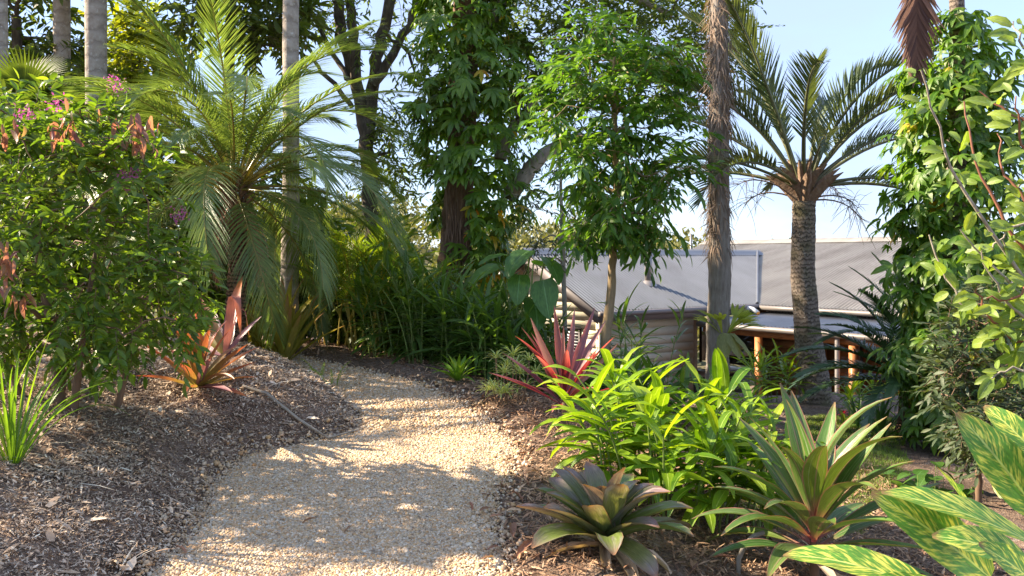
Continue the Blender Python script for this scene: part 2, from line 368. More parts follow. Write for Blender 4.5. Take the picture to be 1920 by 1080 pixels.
# ------------------------------------------------------------------ the lie of the land
def path_pt(px, py):                       # a pixel on the gently rising path plane
    Y = 3042.0 / (py - 373.0)
    return ((px - CX) / FPX * Y, Y)
EDGE_R = np.array([(0.1, -30), (0.05, 2)] + [path_pt(*q) for q in ((945, 1080), (925, 990), (925, 930), (955, 880), (962, 845), (935, 802), (880, 762), (790, 722), (680, 694), (560, 668))] + [(-3.6, 11.4), (-5.5, 12.1), (-30, 13.6)])
EDGE_L = np.array([(-1.9, -30), (-1.9, 2)] + [path_pt(*q) for q in ((285, 1080), (380, 985), (405, 910), (470, 855), (590, 832), (668, 808), (672, 775), (630, 738), (570, 703), (500, 676))] + [(-4.3, 10.4), (-6, 10.9), (-30, 12.3)])
def inside(poly, x, y):
    r = np.zeros(x.shape, bool); j = len(poly) - 1
    for i in range(len(poly)):
        xi, yi = poly[i]; xj, yj = poly[j]
        r ^= ((yi > y) != (yj > y)) & (x < (xj - xi) * (y - yi) / (yj - yi + 1e-12) + xi); j = i
    return r
def udist(E, x, y):
    best = np.full(x.shape, 1e9); ny = np.zeros(x.shape)
    for a, b in zip(E[:-1], E[1:]):
        d = b - a; l2 = d @ d
        t = np.clip(((x - a[0]) * d[0] + (y - a[1]) * d[1]) / l2, 0, 1)
        qx, qy = a[0] + t * d[0], a[1] + t * d[1]
        dd = np.hypot(x - qx, y - qy)
        k = dd < best
        best = np.where(k, dd, best); ny = np.where(k, qy, ny)
    return best, ny
PATH_POLY = np.concatenate([EDGE_L, EDGE_R[::-1]])
def path_dist(x, y):
    """distance beyond the right edge, beyond the left edge (negative on the path) and the y of the nearest edge points"""
    ur, ny = udist(EDGE_R, x, y); ul, nyl = udist(EDGE_L, x, y); ins = inside(PATH_POLY, x, y); rt = ur < ul
    return np.where(~ins & rt, ur, -ur), np.where(~ins & ~rt, ul, -ul), ny, nyl
def ss(a, b, x):
    t = np.clip((x - a) / (b - a), 0, 1); return t * t * (3 - 2 * t)
_ph = rng.uniform(0, 6.28, (4, 12)); _fr = rng.normal(0, 1, (2, 12))
def wnoise(x, y, sc):
    v = 0
    for i in range(12):
        k = sc * (1 + .25 * i)
        v = v + np.sin(x * _fr[0, i] * k + _ph[0, i] + .7 * np.sin(y * _fr[1, i] * k * .7 + _ph[1, i])) * np.cos(y * _fr[1, i] * k + _ph[2, i]) / (1 + .25 * i)
    return v / 3.0
def height(x, y):
    x = np.asarray(x, float); y = np.asarray(y, float)
    dr, dl, ny, nyl = path_dist(x, y)
    hp = .07 * (np.clip(y, 3, 12) - 4.3)
    left = dl > 0
    drp = np.maximum(dr, 0)
    hr = hp + .03 * ss(0, .2, dr) - .22 * np.maximum(0, drp - .45)
    k_ = -.34; hr = np.where(hr > k_ + .2, hr, k_ + .2 - .2 * (1 - np.exp(-np.maximum(0, k_ + .2 - hr) / .2)))
    hr = hr - 1.8 * ss(12.0, 15.6, y) * ss(-5, 1.0, x)
    far = np.maximum(0, np.hypot(x, y) - 26)
    hr = hr - .16 * np.minimum(far, 90) * ss(-40, 10, x + y * .3)
    hl = hp + .46 * (1 - np.exp(-np.maximum(dl, 0) / .5)) + .05 * np.minimum(np.maximum(dl, 0), 14)
    h = np.where(left, hl, np.where(dr > 0, hr, hp))
    out = np.maximum(ss(.0, .25, dl), ss(0, .25, dr))
    h = h + out * (wnoise(x, y, 2.6) * .05 + wnoise(x + 9, y, 9) * .03) + (1 - out) * wnoise(x, y, 3) * .008
    return h
def H(x, y): return float(height(np.array([x]), np.array([y]))[0])
def G(px, Y):
    """ground point under photo column px at depth Y"""
    x = (px - CX) / FPX * Y
    return np.array([x, Y, H(x, Y)])

# ------------------------------------------------------------------ ground, path, loose pieces
M_soil = soil_mat('mulch_soil', [(.09, .055, .035), (.16, .10, .065), (.24, .165, .115), (.12, .075, .05), (.30, .23, .18)], 42, 1.0, ((.035, .02, .012), 1.7, .52))
M_gravelbed = soil_mat('gravel_bed', [(0.427, 0.277, 0.139), (0.587, 0.416, 0.234), (0.341, 0.218, 0.113), (0.64, 0.495, 0.313), (0.491, 0.307, 0.147)], 75, .7, ((.24, .15, .08), 1.3, .5))
M_pebble = piece_mat('pebble', [(0.451, 0.34, 0.213), (0.645, 0.51, 0.354), (0.559, 0.3, 0.116), (0.709, 0.59, 0.443), (0.451, 0.369, 0.274), (0.645, 0.43, 0.213), (0.258, 0.18, 0.116), (0.768, 0.68, 0.531), (0.538, 0.34, 0.16), (0.624, 0.49, 0.337)], .8)
M_chip = piece_mat('bark_chip', [(0.353, 0.242, 0.153), (0.661, 0.525, 0.387), (0.228, 0.147, 0.09), (0.524, 0.389, 0.27), (0.775, 0.64, 0.486), (0.422, 0.284, 0.171), (0.616, 0.462, 0.324), (0.296, 0.189, 0.117), (0.8, 0.735, 0.585)], .85)
M_chip_brown = piece_mat('brown_bark_chip', [(.22, .12, .065), (.42, .25, .14), (.12, .065, .04), (.32, .18, .10), (.54, .37, .24), (.27, .145, .08)], .9)
M_grass = leaf_mat('lawn_grass', [(.05, .11, .02), (.09, .17, .035), (.13, .2, .05)], .3, .6)

ax = np.unique(np.concatenate([-np.geomspace(7, 900, 34)[::-1], np.arange(-7, 8.01, .09), np.geomspace(8.1, 900, 34)]))
ay = np.unique(np.concatenate([-np.geomspace(2, 500, 20)[::-1], np.arange(-1.9, 3, .3), np.arange(3, 14.01, .09), np.arange(14.2, 24, .3), np.geomspace(24.2, 1600, 40)]))
gx, gy = np.meshgrid(ax, ay, indexing='ij'); gz = height(gx, gy)
V = np.stack([gx, gy, gz], -1).reshape(-1, 3)
F = grid_faces(len(ax), len(ay))[:, ::-1]
ground = tag(obj('ground', (V, F, V[:, :2]), M_soil), kind='structure')

def resample(E, n):
    l = np.concatenate([[0], np.cumsum(np.hypot(*np.diff(E, axis=0).T))]); t = np.linspace(0, l[-1], n)
    return np.stack([np.interp(t, l, E[:, 0]), np.interp(t, l, E[:, 1])], -1)
def resample_k(E, idx, n):   # resample piece by piece so both edges stay in step
    return np.concatenate([np.linspace(E[i], E[i + 1], n, endpoint=False) for i in idx] + [E[-1:]])
er, el = resample_k(EDGE_R, range(len(EDGE_R) - 1), 10), resample_k(EDGE_L, range(len(EDGE_L) - 1), 10)
wj = np.linspace(0, 1, 22)
pp = el[:, None] * (1 - wj)[None, :, None] + er[:, None] * wj[None, :, None]
pz = height(pp[..., 0], pp[..., 1]) + .014 * np.minimum(1, np.minimum(wj, 1 - wj) * 12)[None] 
V = np.concatenate([pp, pz[..., None]], -1).reshape(-1, 3)
path = tag(obj('gravel_path', (V, grid_faces(len(er), 22)[:, ::-1], V[:, :2]), M_gravelbed), kind='structure')

def rand_rot(n, tilt, g):
    az = g.uniform(0, 6.283, n); M = euler_frames(az, g.normal(0, tilt, n), g.normal(0, tilt, n)); return M
g = np.random.default_rng(5)
def scatter(n, x0, x1, y0, y1, keep):
    x = g.uniform(x0, x1, n); y = g.uniform(y0, y1, n); dr, dl, _, _ = path_dist(x, y)
    k = keep(x, y, dr, dl); return x[k], y[k]
cube = box((-.5, -.5, -.5), (.5, .5, .5)); cube = (cube[0] * np.array([1, 1, .62]), cube[1], cube[2])
def pebbles(x, y, s0, s1, lift):
    n = len(x); T = np.stack([x, y, height(x, y) + lift], -1)
    V, F, U = inst(cube, T, rand_rot(n, .5, g), 1.0 * np.ones(n))
    s = np.exp(g.uniform(np.log(s0), np.log(s1), n)) 
    Vr = (V.reshape(n, 8, 3) - T[:, None]) * (s[:, None] * 1.0)[..., None] * g.uniform(.62, 1.3, (n, 8, 1)) + T[:, None]
    return Vr.reshape(-1, 3), F, U
on_path = lambda x, y, dr, dl: (np.maximum(dr, dl) + g.normal(0, .045, len(x)) < .0)
x, y = scatter(150000, -2.7, .2, 3.6, 6.8, on_path); A = pebbles(x, y, .006, .018, .014)
x, y = scatter(60000, -4.5, .2, 6.8, 12, on_path); B = pebbles(x, y, .010, .024, .014)
x, y = scatter(5000, -2.8, .5, 3.6, 9, lambda x, y, dr, dl: (np.abs(np.maximum(dr, dl)) < .16)); C2 = pebbles(x, y, .010, .034, .016)
tag(obj('gravel', merge([A, B, C2]), M_pebble, smooth=True), 'tan and white pebble gravel covering the curving path', 'gravel', kind='stuff')

chip = blade(1, .2, 'strap', 2, 2, .1, .35, 0)
def chips(x, y, l0, l1, lift, tilt, wid=(.6, 1.8)):
    n = len(x); T = np.stack([x, y, height(x, y) + lift * g.uniform(.2, 1, n)], -1)
    s = np.exp(g.uniform(np.log(l0), np.log(l1), n)); sv = np.stack([s * g.uniform(*wid, n), s, s], -1)
    return inst(chip, T, rand_rot(n, tilt, g), sv)
off_l = lambda x, y, dr, dl: (dl + g.normal(0, .05, len(x)) > 0.0) & (dl < 5) & (x > -(960 / 1600 * y) - .4)
x, y = scatter(240000, -4.2, .1, 3.6, 7.4, off_l); k = wnoise(x, y, 4) > g.normal(-.35, .35, len(x)); A = chips(x[k], y[k], .009, .04, .02, .4)
x, y = scatter(80000, -7, .1, 7.4, 13, off_l); B = chips(x, y, .02, .06, .022, .3)
x, y = scatter(1500, -4.2, .1, 3.6, 8, off_l); C2 = merge([chips(x[::2], y[::2], .10, .28, .03, .15, (.12, .3)), chips(x[1::2], y[1::2], .05, .11, .035, .3, (.9, 2.2))])
tag(obj('bark_mulch', merge([A, B, C2]), M_chip, smooth=False), 'grey weathered bark mulch on the bank left of the path', 'mulch', kind='stuff')
x, y = scatter(2600, -2.8, .3, 3.6, 9.5, lambda x, y, dr, dl: (np.maximum(dr, dl) < 0) & (np.maximum(dr, dl) > -g.exponential(.16, len(x)))); A = chips(x, y, .02, .07, .03, .25); 
tag(obj('stray_mulch', A, M_chip, smooth=False), 'stray bark chips kicked onto the edges of the gravel', 'mulch', kind='stuff')
off_r = lambda x, y, dr, dl: (dr + g.normal(0, .05, len(x)) > 0.0) & (dr < 3.5)
x, y = scatter(70000, -3, 3.2, 3.6, 8.5, off_r); A = chips(x, y, .02, .085, .03, .4, (.3, 1.2))
x, y = scatter(30000, -6, 6.5, 7.5, 13.5, off_r); B = chips(x, y, .03, .1, .03, .4, (.3, 1.2))
tag(obj('brown_mulch', merge([A, B]), M_chip_brown, smooth=False), 'reddish brown fibrous mulch on the bed right of the path', 'mulch', kind='stuff')

# a strip of lawn between the beds on the lower right
lawn_poly = np.array([(1.55, 5.6), (2.35, 5.7), (3.3, 7.2), (4.0, 8.7), (4.55, 10.1), (3.7, 10.3), (3.0, 9.2), (2.4, 7.9), (1.7, 6.6)])
x, y = g.uniform(1.4, 4.7, 90000), g.uniform(5.4, 10.5, 90000); k = inside(lawn_poly, x + wnoise(x, y, 5) * .15, y); x, y = x[k], y[k]; n = len(x)
gb = blade(1, .13, 'blade', 2, 2, 1.2, .9, 0)
tag(obj('lawn', inst(gb, np.stack([x, y, height(x, y)], -1), euler_frames(g.uniform(0, 6.28, n), g.normal(0, .25, n)), g.uniform(.025, .06, n)), M_grass), 'small mown lawn patch behind the pink edged cordyline', 'grass', kind='stuff')

# ------------------------------------------------------------------ hills beyond the house
hx = np.linspace(-260, 420, 90); hy = np.linspace(110, 420, 46); HX, HYY = np.meshgrid(hx, hy, indexing='ij')
def hillz(x, y):
    px = 960 + x / 230 * 1600
    top = np.interp(px, [-900, 300, 760, 960, 1150, 1340, 1700, 3000], [13, 12, 8, 4.4, 1.5, -2, -9, -12])
    return -18 + (top - 4 + 18) * ss(100, 235, y) + wnoise(x * .05, y * .05, 1.0) * 3 - 6 * ss(240, 420, y)
V = np.stack([HX, HYY, hillz(HX, HYY)], -1).reshape(-1, 3)
M_hill = soil_mat('hill_ground', [(.07, .08, .03), (.12, .11, .05), (.16, .14, .07)], .4, .3)
tag(obj('hills', (V, grid_faces(90, 46)[:, ::-1], V[:, :2]), M_hill), kind='structure')
M_forest = leaf_mat('forest_leaf', [(.05, .075, .025), (.10, .12, .045), (.16, .16, .07), (.075, .095, .035), (.20, .19, .10)], .2, .7)
nt_ = 1500; tx = g.uniform(-200, 250, nt_); ty = g.uniform(125, 260, nt_); hh = g.uniform(5, 10, nt_); rr = g.uniform(2.2, 4.2, nt_)
k = 70; cdir = norm(g.normal(0, 1, (nt_, k, 3)) * np.array([1, 1, .8])); cr_ = g.uniform(.55, 1.0, (nt_, k, 1)); lob = 1 + .3 * np.sin(cdir[..., :1] * 5 + tx[:, None, None]) * np.cos(cdir[..., 2:] * 6)
cp = np.stack([tx, ty, hillz(tx, ty) + hh], -1)[:, None] + cdir * cr_ * lob * np.stack([rr, rr, hh * .55], -1)[:, None]
quad = blade(1, .9, 'ovate', 2, 2, 0, .4, 0)
cp = cp.reshape(-1, 3); dd = norm(cdir.reshape(-1, 3) + g.normal(0, .6, (len(cp), 3)))
fo = inst(quad, cp, frames(dd, g.normal(0, 1, (len(cp), 3))), g.uniform(.7, 1.7, len(cp)))
st = [tube([(a, b, c_ - 1), (a, b, c_ + d_)], .18, 4) for a, b, c_, d_ in zip(tx[:500], ty[:500], hillz(tx, ty)[:500], hh[:500])]
tag(obj('forest', fo, M_forest, smooth=False), 'distant wooded hillside in hazy sun beyond the house roof', 'forest', kind='stuff')

# ------------------------------------------------------------------ the house
HU = np.array([.809, .588]); HV = np.array([-.588, .809]); HO = np.array([1.72, 17.0])
def hpt(a, b, z): q = HO + a * HU + b * HV; return (q[0], q[1], z)
def hmap(geo):
    V = geo[0]; q = HO + V[:, :1] * HU + V[:, 1:2] * HV
    return np.concatenate([q, V[:, 2:]], 1), geo[1], geo[2]
def hbox(name, mat, parent, a0, a1, b0, b1, z0, z1, **kw):
    return obj(name, hmap(box((a0, b0, z0), (a1, b1, z1))), mat, parent, smooth=False, **kw)
M_roof = plain_mat('roof_steel', (.175, .188, .21), .38, .35, .10, 1.5, .02, .5, ((.13, .135, .15), (1.6, .5, 1), .5))
M_roof2 = plain_mat('sunlit_weathered_roof_steel', (.34, .315, .275), .5, .2, .12, 1.2, .02, .5, ((.20, .18, .15), (.45, 1.9, 1), .45))  # stained steel, with the sun's warmth painted into its base colour
M_fascia = plain_mat('fascia_paint', (.17, .15, .145), .5)
M_board = plain_mat('cream_board', (.60, .56, .42), .6, 0, .08, 4)
M_tboard = plain_mat('brown_board', (.36, .23, .13), .65, 0, .15, 4)
M_timber = plain_mat('oiled_timber', (.42, .17, .055), .45, 0, .2, 6)
M_white = plain_mat('white_paint', (.78, .78, .76), .5)
M_dark = plain_mat('dark_joinery', (.045, .035, .03), .5)
M_steel = plain_mat('grey_pipe', (.33, .31, .30), .4, .3)
M_gut = plain_mat('gutter_steel', (.16, .145, .135), .5, .1)
M_flue = plain_mat('flue_steel', (.30, .27, .25), .35, .5)
M_glass = plain_mat('window_glass', (.05, .055, .055), .08, 0, .05)
M_warm = plain_mat('warm_interior_pane', (.30, .15, .06), .12, 0, .35, 2.2)  # opaque pane; warm indoor glow and reflection painted into its colour
M_cloth = plain_mat('cushion_cloth', (.72, .66, .55), .9)
M_orange = plain_mat('orange_lens', (.8, .32, .05), .4)
M_stone = plain_mat('bench_top', (.32, .22, .15), .35)
M_deck = plain_mat('deck_timber', (.23, .14, .08), .6)
house = thing('house', 'low weatherboard house with grey corrugated roofs and timber verandah below the garden', 'house', hpt(0, 0, -2.1))

def corr_sheet(a, lo, hi, zlo, zhi, pitch=.09, amp=.019, along='a'):
    """corrugated sheet: waves run across the coordinate a; lo/hi are the other coordinate at each a"""
    ph = amp * np.sin(a / pitch * 2 * np.pi)
    p0 = np.stack([a, lo, zlo + ph], -1); p1 = np.stack([a, hi, zhi + ph], -1)
    if along == 'b': p0 = p0[:, [1, 0, 2]]; p1 = p1[:, [1, 0, 2]]
    V = np.concatenate([p0, p1]); n = len(a); i = np.arange(n - 1)
    F = np.stack([i, i + 1, i + 1 + n, i + n], -1)
    if along == 'b': F = F[:, ::-1]
    return V, F, V[:, :2]
ZE, PW, PM, AM = .54, .5, .37, 4.95
a = np.arange(0, AM + 1.29 * 2.5, .0113); b0 = np.maximum(0, (a - AM) / 1.29)
SW = .765
def under(q): q = np.array(q, float); return hmap((q, np.array([[0, 1, 2, 3]]), q[:, :2]))
wing = obj('wing_roof', under([(.02, .02, ZE - .035), (AM, .02, ZE - .035), (AM + 3.2, 2.49, ZE + 1.21), (.02, 2.49, ZE + 1.21)]), M_fascia, house, smooth=False)
for i in range(11):
    a_ = np.arange(i * SW, min(a[-1], (i + 1) * SW + .04), .0113)
    if len(a_) < 4: continue
    b_ = np.maximum(0, (a_ - AM) / 1.29); lf = .004 * (i % 2)
    obj('sheet', hmap(corr_sheet(a_, b_ - .012 * (i % 2) * (b_ < .01), np.full_like(a_, 2.5), ZE + lf + PW * b_, np.full_like(a_, ZE + lf + PW * 2.5))), M_roof, wing)
obj('back_slope', hmap(corr_sheet(a, np.full_like(a, 2.5), 5 - b0, np.full_like(a, ZE + PW * 2.5), ZE + PW * b0)), M_roof, wing)
rc = np.array([[x_, b_, z_] for x_ in (-.01, AM + 3.3) for b_, z_ in ((2.28, ZE + PW * 2.28 + .018), (2.44, ZE + PW * 2.44 + .03), (2.5, ZE + 1.25 + .055), (2.56, ZE + PW * 2.44 + .03), (2.72, ZE + PW * 2.28 + .018))])
obj('ridge_cap', hmap((rc, np.array([[i, i + 5, i + 6, i + 1] for i in range(4)]), rc[:, :2])), M_roof, wing)
vt = tube([hpt(AM, .0, ZE + .02), hpt(AM + 3.2, 2.49, ZE + 1.27)], .035, 6); obj('valley_flashing', vt, M_roof, wing)
b = np.arange(-9, 5.4, .0113); one = np.ones_like(b)
main = obj('main_roof', under([(AM + .02, -8.98, ZE - .055), (AM + 4.28, -8.98, ZE - .055 + PM * 4.26), (AM + 4.28, 5.38, ZE - .055 + PM * 4.26), (AM + .02, 5.38, ZE - .055)]), M_fascia, house, smooth=False)
for i in range(19):
    b_ = np.arange(-9 + i * SW, min(5.4, -9 + (i + 1) * SW + .04), .0113); o_ = np.ones_like(b_); lf = .004 * (i % 2) - .02
    if len(b_) < 4: continue
    obj('sheet', hmap(corr_sheet(b_, o_ * (AM - .012 * (i % 2)), o_ * (AM + 4.3), o_ * (ZE + lf), o_ * (ZE + lf + PM * 4.3), along='b')), M_roof2, main)
obj('back_slope', hmap(corr_sheet(b, one * (AM + 4.3), one * (AM + 8.6), one * (ZE - .02 + PM * 4.3), one * (ZE - .02), along='b')), M_roof2, main)
zr = ZE - .02 + PM * 4.3
rc = np.array([[AM + 4.3 + d_, b_, zr + e_] for b_ in (-9.01, 5.42) for d_, e_ in ((-.26, -.07), (-.07, .0), (0, .05), (.07, .0), (.26, -.07))])
obj('ridge_cap', hmap((rc, np.array([[i, i + 1, i + 6, i + 5] for i in range(4)]), rc[:, :2])), M_roof2, main)
b = np.arange(-9, -.02, .0113); one = np.ones_like(b)
ver = obj('verandah_roof', hmap(corr_sheet(b, one * 2.9, one * 5.33, one * .225, one * .345, along='b')), M_roof, house)
# gutters and fascia
def gutter(p, q, parent, r=.055, mat=None):
    d = np.array(q) - np.array(p)
    o = obj('gutter', tube(np.linspace(p, q, 12), r, 8, cap=True), mat or M_fascia, parent); return o
gutter(hpt(-.02, -.05, ZE - .05), hpt(AM + .05, -.05, ZE - .05), house)
gutter(hpt(AM - .05, -9, ZE - .075), hpt(AM - .05, -.05, ZE - .075), house, .055, M_gut)
gutter(hpt(2.85, -9, .175), hpt(2.85, -.05, .175), house, .06, M_gut)
hbox('fascia', M_fascia, house, .0, AM, .03, .06, ZE - .22, ZE - .03)
hbox('soffit', M_fascia, house, .0, AM, .062, .40, ZE - .215, ZE - .195)
hbox('verandah_beam', M_timber, house, 2.96, 3.04, -9, -.1, .0, .12)
hbox('verandah_ceiling', M_tboard, house, 3.05, 5.33, -9, -.1, .13, .15)
for sgn in (0, 1):   # barge boards following the rake
    b0_, b1_ = (0, 2.5) if sgn == 0 else (5, 2.5)
    z0_, z1_ = ZE - .02, ZE + PW * 2.5 - .02
    q = []
    for aa in (-.03, .0):
        q += [[aa, b0_, z0_ - .22], [aa, b1_, z1_ - .22], [aa, b1_, z1_], [aa, b0_, z0_]]
    obj('barge_board', hmap((np.array(q, float), np.array([[0, 1, 2, 3], [7, 6, 5, 4], [0, 4, 5, 1], [1, 5, 6, 2], [2, 6, 7, 3], [3, 7, 4, 0]]), np.zeros((8, 2)))), M_fascia, house, smooth=False)
q = np.array([[.002, 0, ZE - .05], [.40, 0, ZE - .05], [.40, 2.5, ZE + PW * 2.5 - .05], [.002, 2.5, ZE + PW * 2.5 - .05], [.002, 5, ZE - .05], [.40, 5, ZE - .05]])
obj('eave_lining', hmap((q, np.array([[0, 1, 2, 3], [3, 2, 5, 4]]), q[:, :2])), M_fascia, house, smooth=False)
# walls of overlapping boards: front of the wing, gable end, under the verandah
BH = .185
def lapped(parent, mat, plane, lo, hi, z, run):
    """one weatherboard, thicker at its lower edge; plane 'b' faces the camera (-v), 'a' faces left (-u)"""
    t0, t1 = .020, .003
    if plane == 'b': q = [[lo, run - t0, z], [hi, run - t0, z], [hi, run, z], [lo, run, z], [lo, run - t1, z + BH], [hi, run - t1, z + BH], [hi, run, z + BH], [lo, run, z + BH]]
    else: q = [[run - t0, hi, z], [run - t0, lo, z], [run, lo, z], [run, hi, z], [run - t1, hi, z + BH], [run - t1, lo, z + BH], [run, lo, z + BH], [run, hi, z + BH]]
    c_ = box((0, 0, 0), (1, 1, 1)); return obj('board', hmap((np.array(q, float), c_[1], np.zeros((8, 2)))), mat, parent, smooth=False)
fw = hbox('wing_wall', M_board, house, .38, 3.2, .40, .5, -2.1, ZE - .2)
for i in range(13): lapped(fw, M_board, 'b', .33, 3.2, -2.1 + i * BH, .398)
gv = np.array([[a_, b_, z_] for a_ in (.40, .50) for b_, z_ in ((.42, -2.1), (4.6, -2.1), (4.6, ZE + .1), (2.5, ZE + 1.15), (.42, ZE + .1))], float)
gw_in = (gv, np.array([[0, 1, 2, 3], [0, 3, 4, 4], [8, 7, 6, 5], [5, 9, 8, 8]]), gv[:, :2])
gw = obj('gable_wall', hmap((gv, np.array([[3, 2, 1, 0], [5, 6, 7, 8]]), gv[:, :2])), M_board, house, smooth=False)
for i in range(20):
    z = -2.1 + i * BH; top = z + BH
    wdt = 2.1 if top < ZE + .12 else max(.05, 2.5 - .4 - (top - ZE - .12) / PW)
    if wdt < .15: break
    if -1.05 < z + BH / 2 < .12:
        lapped(gw, M_board, 'a', 2.5 - wdt, .98, z, .398); lapped(gw, M_board, 'a', 2.02, 2.5 + wdt, z, .398)
    else: lapped(gw, M_board, 'a', 2.5 - wdt, 2.5 + wdt, z, .398)
hbox('corner_post', M_board, house, .335, .395, .345, .397, -2.1, ZE - .2)
wn = hbox('window', M_glass, house, .385, .399, .98, 2.02, -1.06, .14)
for b_ in (.98, 1.48, 1.96): hbox('frame', M_dark, wn, .355, .384, b_, b_ + .055, -1.06, .14)
for z_ in (-1.06, .09): hbox('frame', M_dark, wn, .350, .383, .94, 2.06, z_, z_ + .05)
for i in range(16): hbox('louvre', M_white, wn, .366, .382, 1.04, 1.475, -.98 + i * .066, -.945 + i * .066)
# under the verandah: open kitchen side, boarded wall, glazed doors
hbox('deck', M_deck, house, 2.7, 5.36, -9, 2.3, -2.1, -1.95)
hbox('recess_wall', M_tboard, house, 3.2, 5.36, 2.2, 2.3, -1.949, ZE - .2)
hbox('return_wall', M_board, house, 3.1, 3.199, .502, 2.19, -1.949, ZE - .2)
lw = hbox('louvre_window', M_glass, house, 3.3, 4.0, 2.17, 2.198, -1.0, .1)
for i in range(14): hbox('louvre', M_timber, lw, 3.3, 4.0, 2.13, 2.168, -1.0 + i * .078, -.955 + i * .078)
kb = hbox('kitchen_bench', M_dark, house, 3.45, 5.3, .5, 1.1, -1.949, -1.1)
hbox('bench_top', M_stone, kb, 3.38, 5.35, .42, 1.15, -1.099, -1.05)
wall = hbox('verandah_wall', M_tboard, house, 5.37, 5.5, -1.3, 0.3, -1.949, ZE - .1)
for i in range(12): 
    z = -1.949 + i * BH
    c_ = box((5.335, -1.3, z), (5.369, .28, z + BH - .012)); obj('board', hmap(c_), M_tboard, wall, smooth=False)
hbox('clerestory_band', M_white, house, 5.335, 5.368, -9, .05, .30, ZE - .06)
gl = hbox('window', M_glass, house, 5.38, 5.40, .35, 2.1, -1.0, .05)
for b_ in (.32, 1.15, 2.06): hbox('frame', M_dark, gl, 5.34, 5.378, b_, b_ + .06, -1.04, .1)
cush = blade(.62, .34, 'brom', 8, 5, 0, .4, -.5)
hbox('window_seat', M_white, house, 4.9, 5.33, .4, 1.12, -.72, -.62)
ball = tube([hpt(5.1, .46 + .06 * i, -.49) for i in range(11)], .13 * np.sqrt(np.maximum(.02, 1 - (np.linspace(-1, 1, 11)) ** 2)) , 10)
obj('cushion', ball, M_cloth, house)
for i, b_ in enumerate((-1.42, -2.35, -3.3, -4.25, -5.2, -6.15)):
    dr_ = hbox('glazed_door', M_timber, house, 5.40, 5.43, b_ - .86, b_, -1.949, .1)
    hbox('pane', M_warm, dr_, 5.385, 5.399, b_ - .74, b_ - .12, -1.7, -.05)
    hbox('frame', M_dark, dr_, 5.36, 5.384, b_ - .05, b_, -1.949, .12)
    hbox('rail', M_timber, dr_, 5.368, 5.384, b_ - .80, b_ - .06, -.95, -.87)
hbox('wall_above_doors', M_tboard, house, 5.42, 5.5, -9, -1.31, .11, ZE - .1)
hbox('inner_wall', M_timber, house, 6.4, 6.5, -9, -1.31, -1.949, ZE - .1)
for b_ in (-1.55, -3.68, -5.8, -7.9): hbox('verandah_post', M_timber, house, 2.95, 3.05, b_ - .06, b_ + .06, -1.949, .0)
obj('downpipe', tube([hpt(2.9, -3.42, .17), hpt(2.9, -3.42, -.8), hpt(2.9, -3.42, -2.0)], .045, 10), M_steel, house)
# flue on the wing roof, vent pipe, white elbow pipe under the eave
fb = 1.02; fa = 2.42; fz = ZE + PW * fb
flue = obj('flue', tube([hpt(fa, fb, fz - .1), hpt(fa, fb, fz + .35), hpt(fa, fb, fz + .72)], .085, 14, cap=True), M_flue, house)
obj('flashing_collar', tube([hpt(fa, fb, fz - .07), hpt(fa, fb, fz + .02), hpt(fa, fb, fz + .06)], [.2, .15, .09], 14), M_flue, flue)
obj('cowl', tube([hpt(fa, fb, fz + .72), hpt(fa, fb, fz + .76), hpt(fa, fb, fz + .80), hpt(fa, fb, fz + .86)], [.06, .06, .15, .12], 14, cap=True), M_flue, flue)
obj('vent_pipe', tube([hpt(7.0, 3.9, 1.2), hpt(7.0, 3.9, 2.3)], .03, 8, cap=True), M_flue, house)
e0 = np.array(hpt(4.55, -.06, ZE - .12)); 
pe = obj('elbow_pipe', tube([e0 + q for q in ((-.2, 0, .06), (-.05, -.03, .05), (.08, -.08, .02), (.16, -.2, -.06))], .055, 10, cap=True), M_white, house)
obj('lens', tube([e0 + q for q in ((.161, -.202, -.062), (.17, -.222, -.07))], [.05, .04], 10, cap=True), M_orange, pe)

# ------------------------------------------------------------------ plant builders
PROF['wedge'] = lambda t: .25 + .75 * t ** 1.2
def in_view(T, m=30):
    px = CX + T[:, 0] / T[:, 1] * FPX; py = HY + (CZ - T[:, 2]) / T[:, 1] * FPX
    return (px > -m) & (px < 1920 + m) & (py > -m) & (py < 1080 + m) & (T[:, 1] > .3)
def leafset(root, geos, T, M, s, mat, n_ind=0, part='leaf', mass='foliage', g=rng):
    """the n_ind leaves that show largest are objects of their own, the others one mass"""
    n = len(T); var = g.integers(0, len(geos), n); s = np.broadcast_to(np.asarray(s, float), (n,))
    ind = np.zeros(n, bool)
    if n_ind:
        vis = in_view(T); d = np.where(vis, np.linalg.norm(T - np.array([0, 0, CZ]), axis=1), 1e6)
        k = np.argsort(d)[:min(n_ind, int(vis.sum()))]; ind[k] = True
        mes = [mesh_np(part, *ge, mat) for ge in geos]
        for i in np.nonzero(ind)[0]: place(part, mes[var[i]], root, T[i], M[i], float(s[i]))
    rest = ~ind
    if rest.any():
        gs = [inst(geos[v], T[rest & (var == v)], M[rest & (var == v)], s[rest & (var == v)]) for v in range(len(geos)) if (rest & (var == v)).any()]
        o = obj(mass, merge(gs), mat, root)
        if n_ind: o['kind'] = 'stuff'
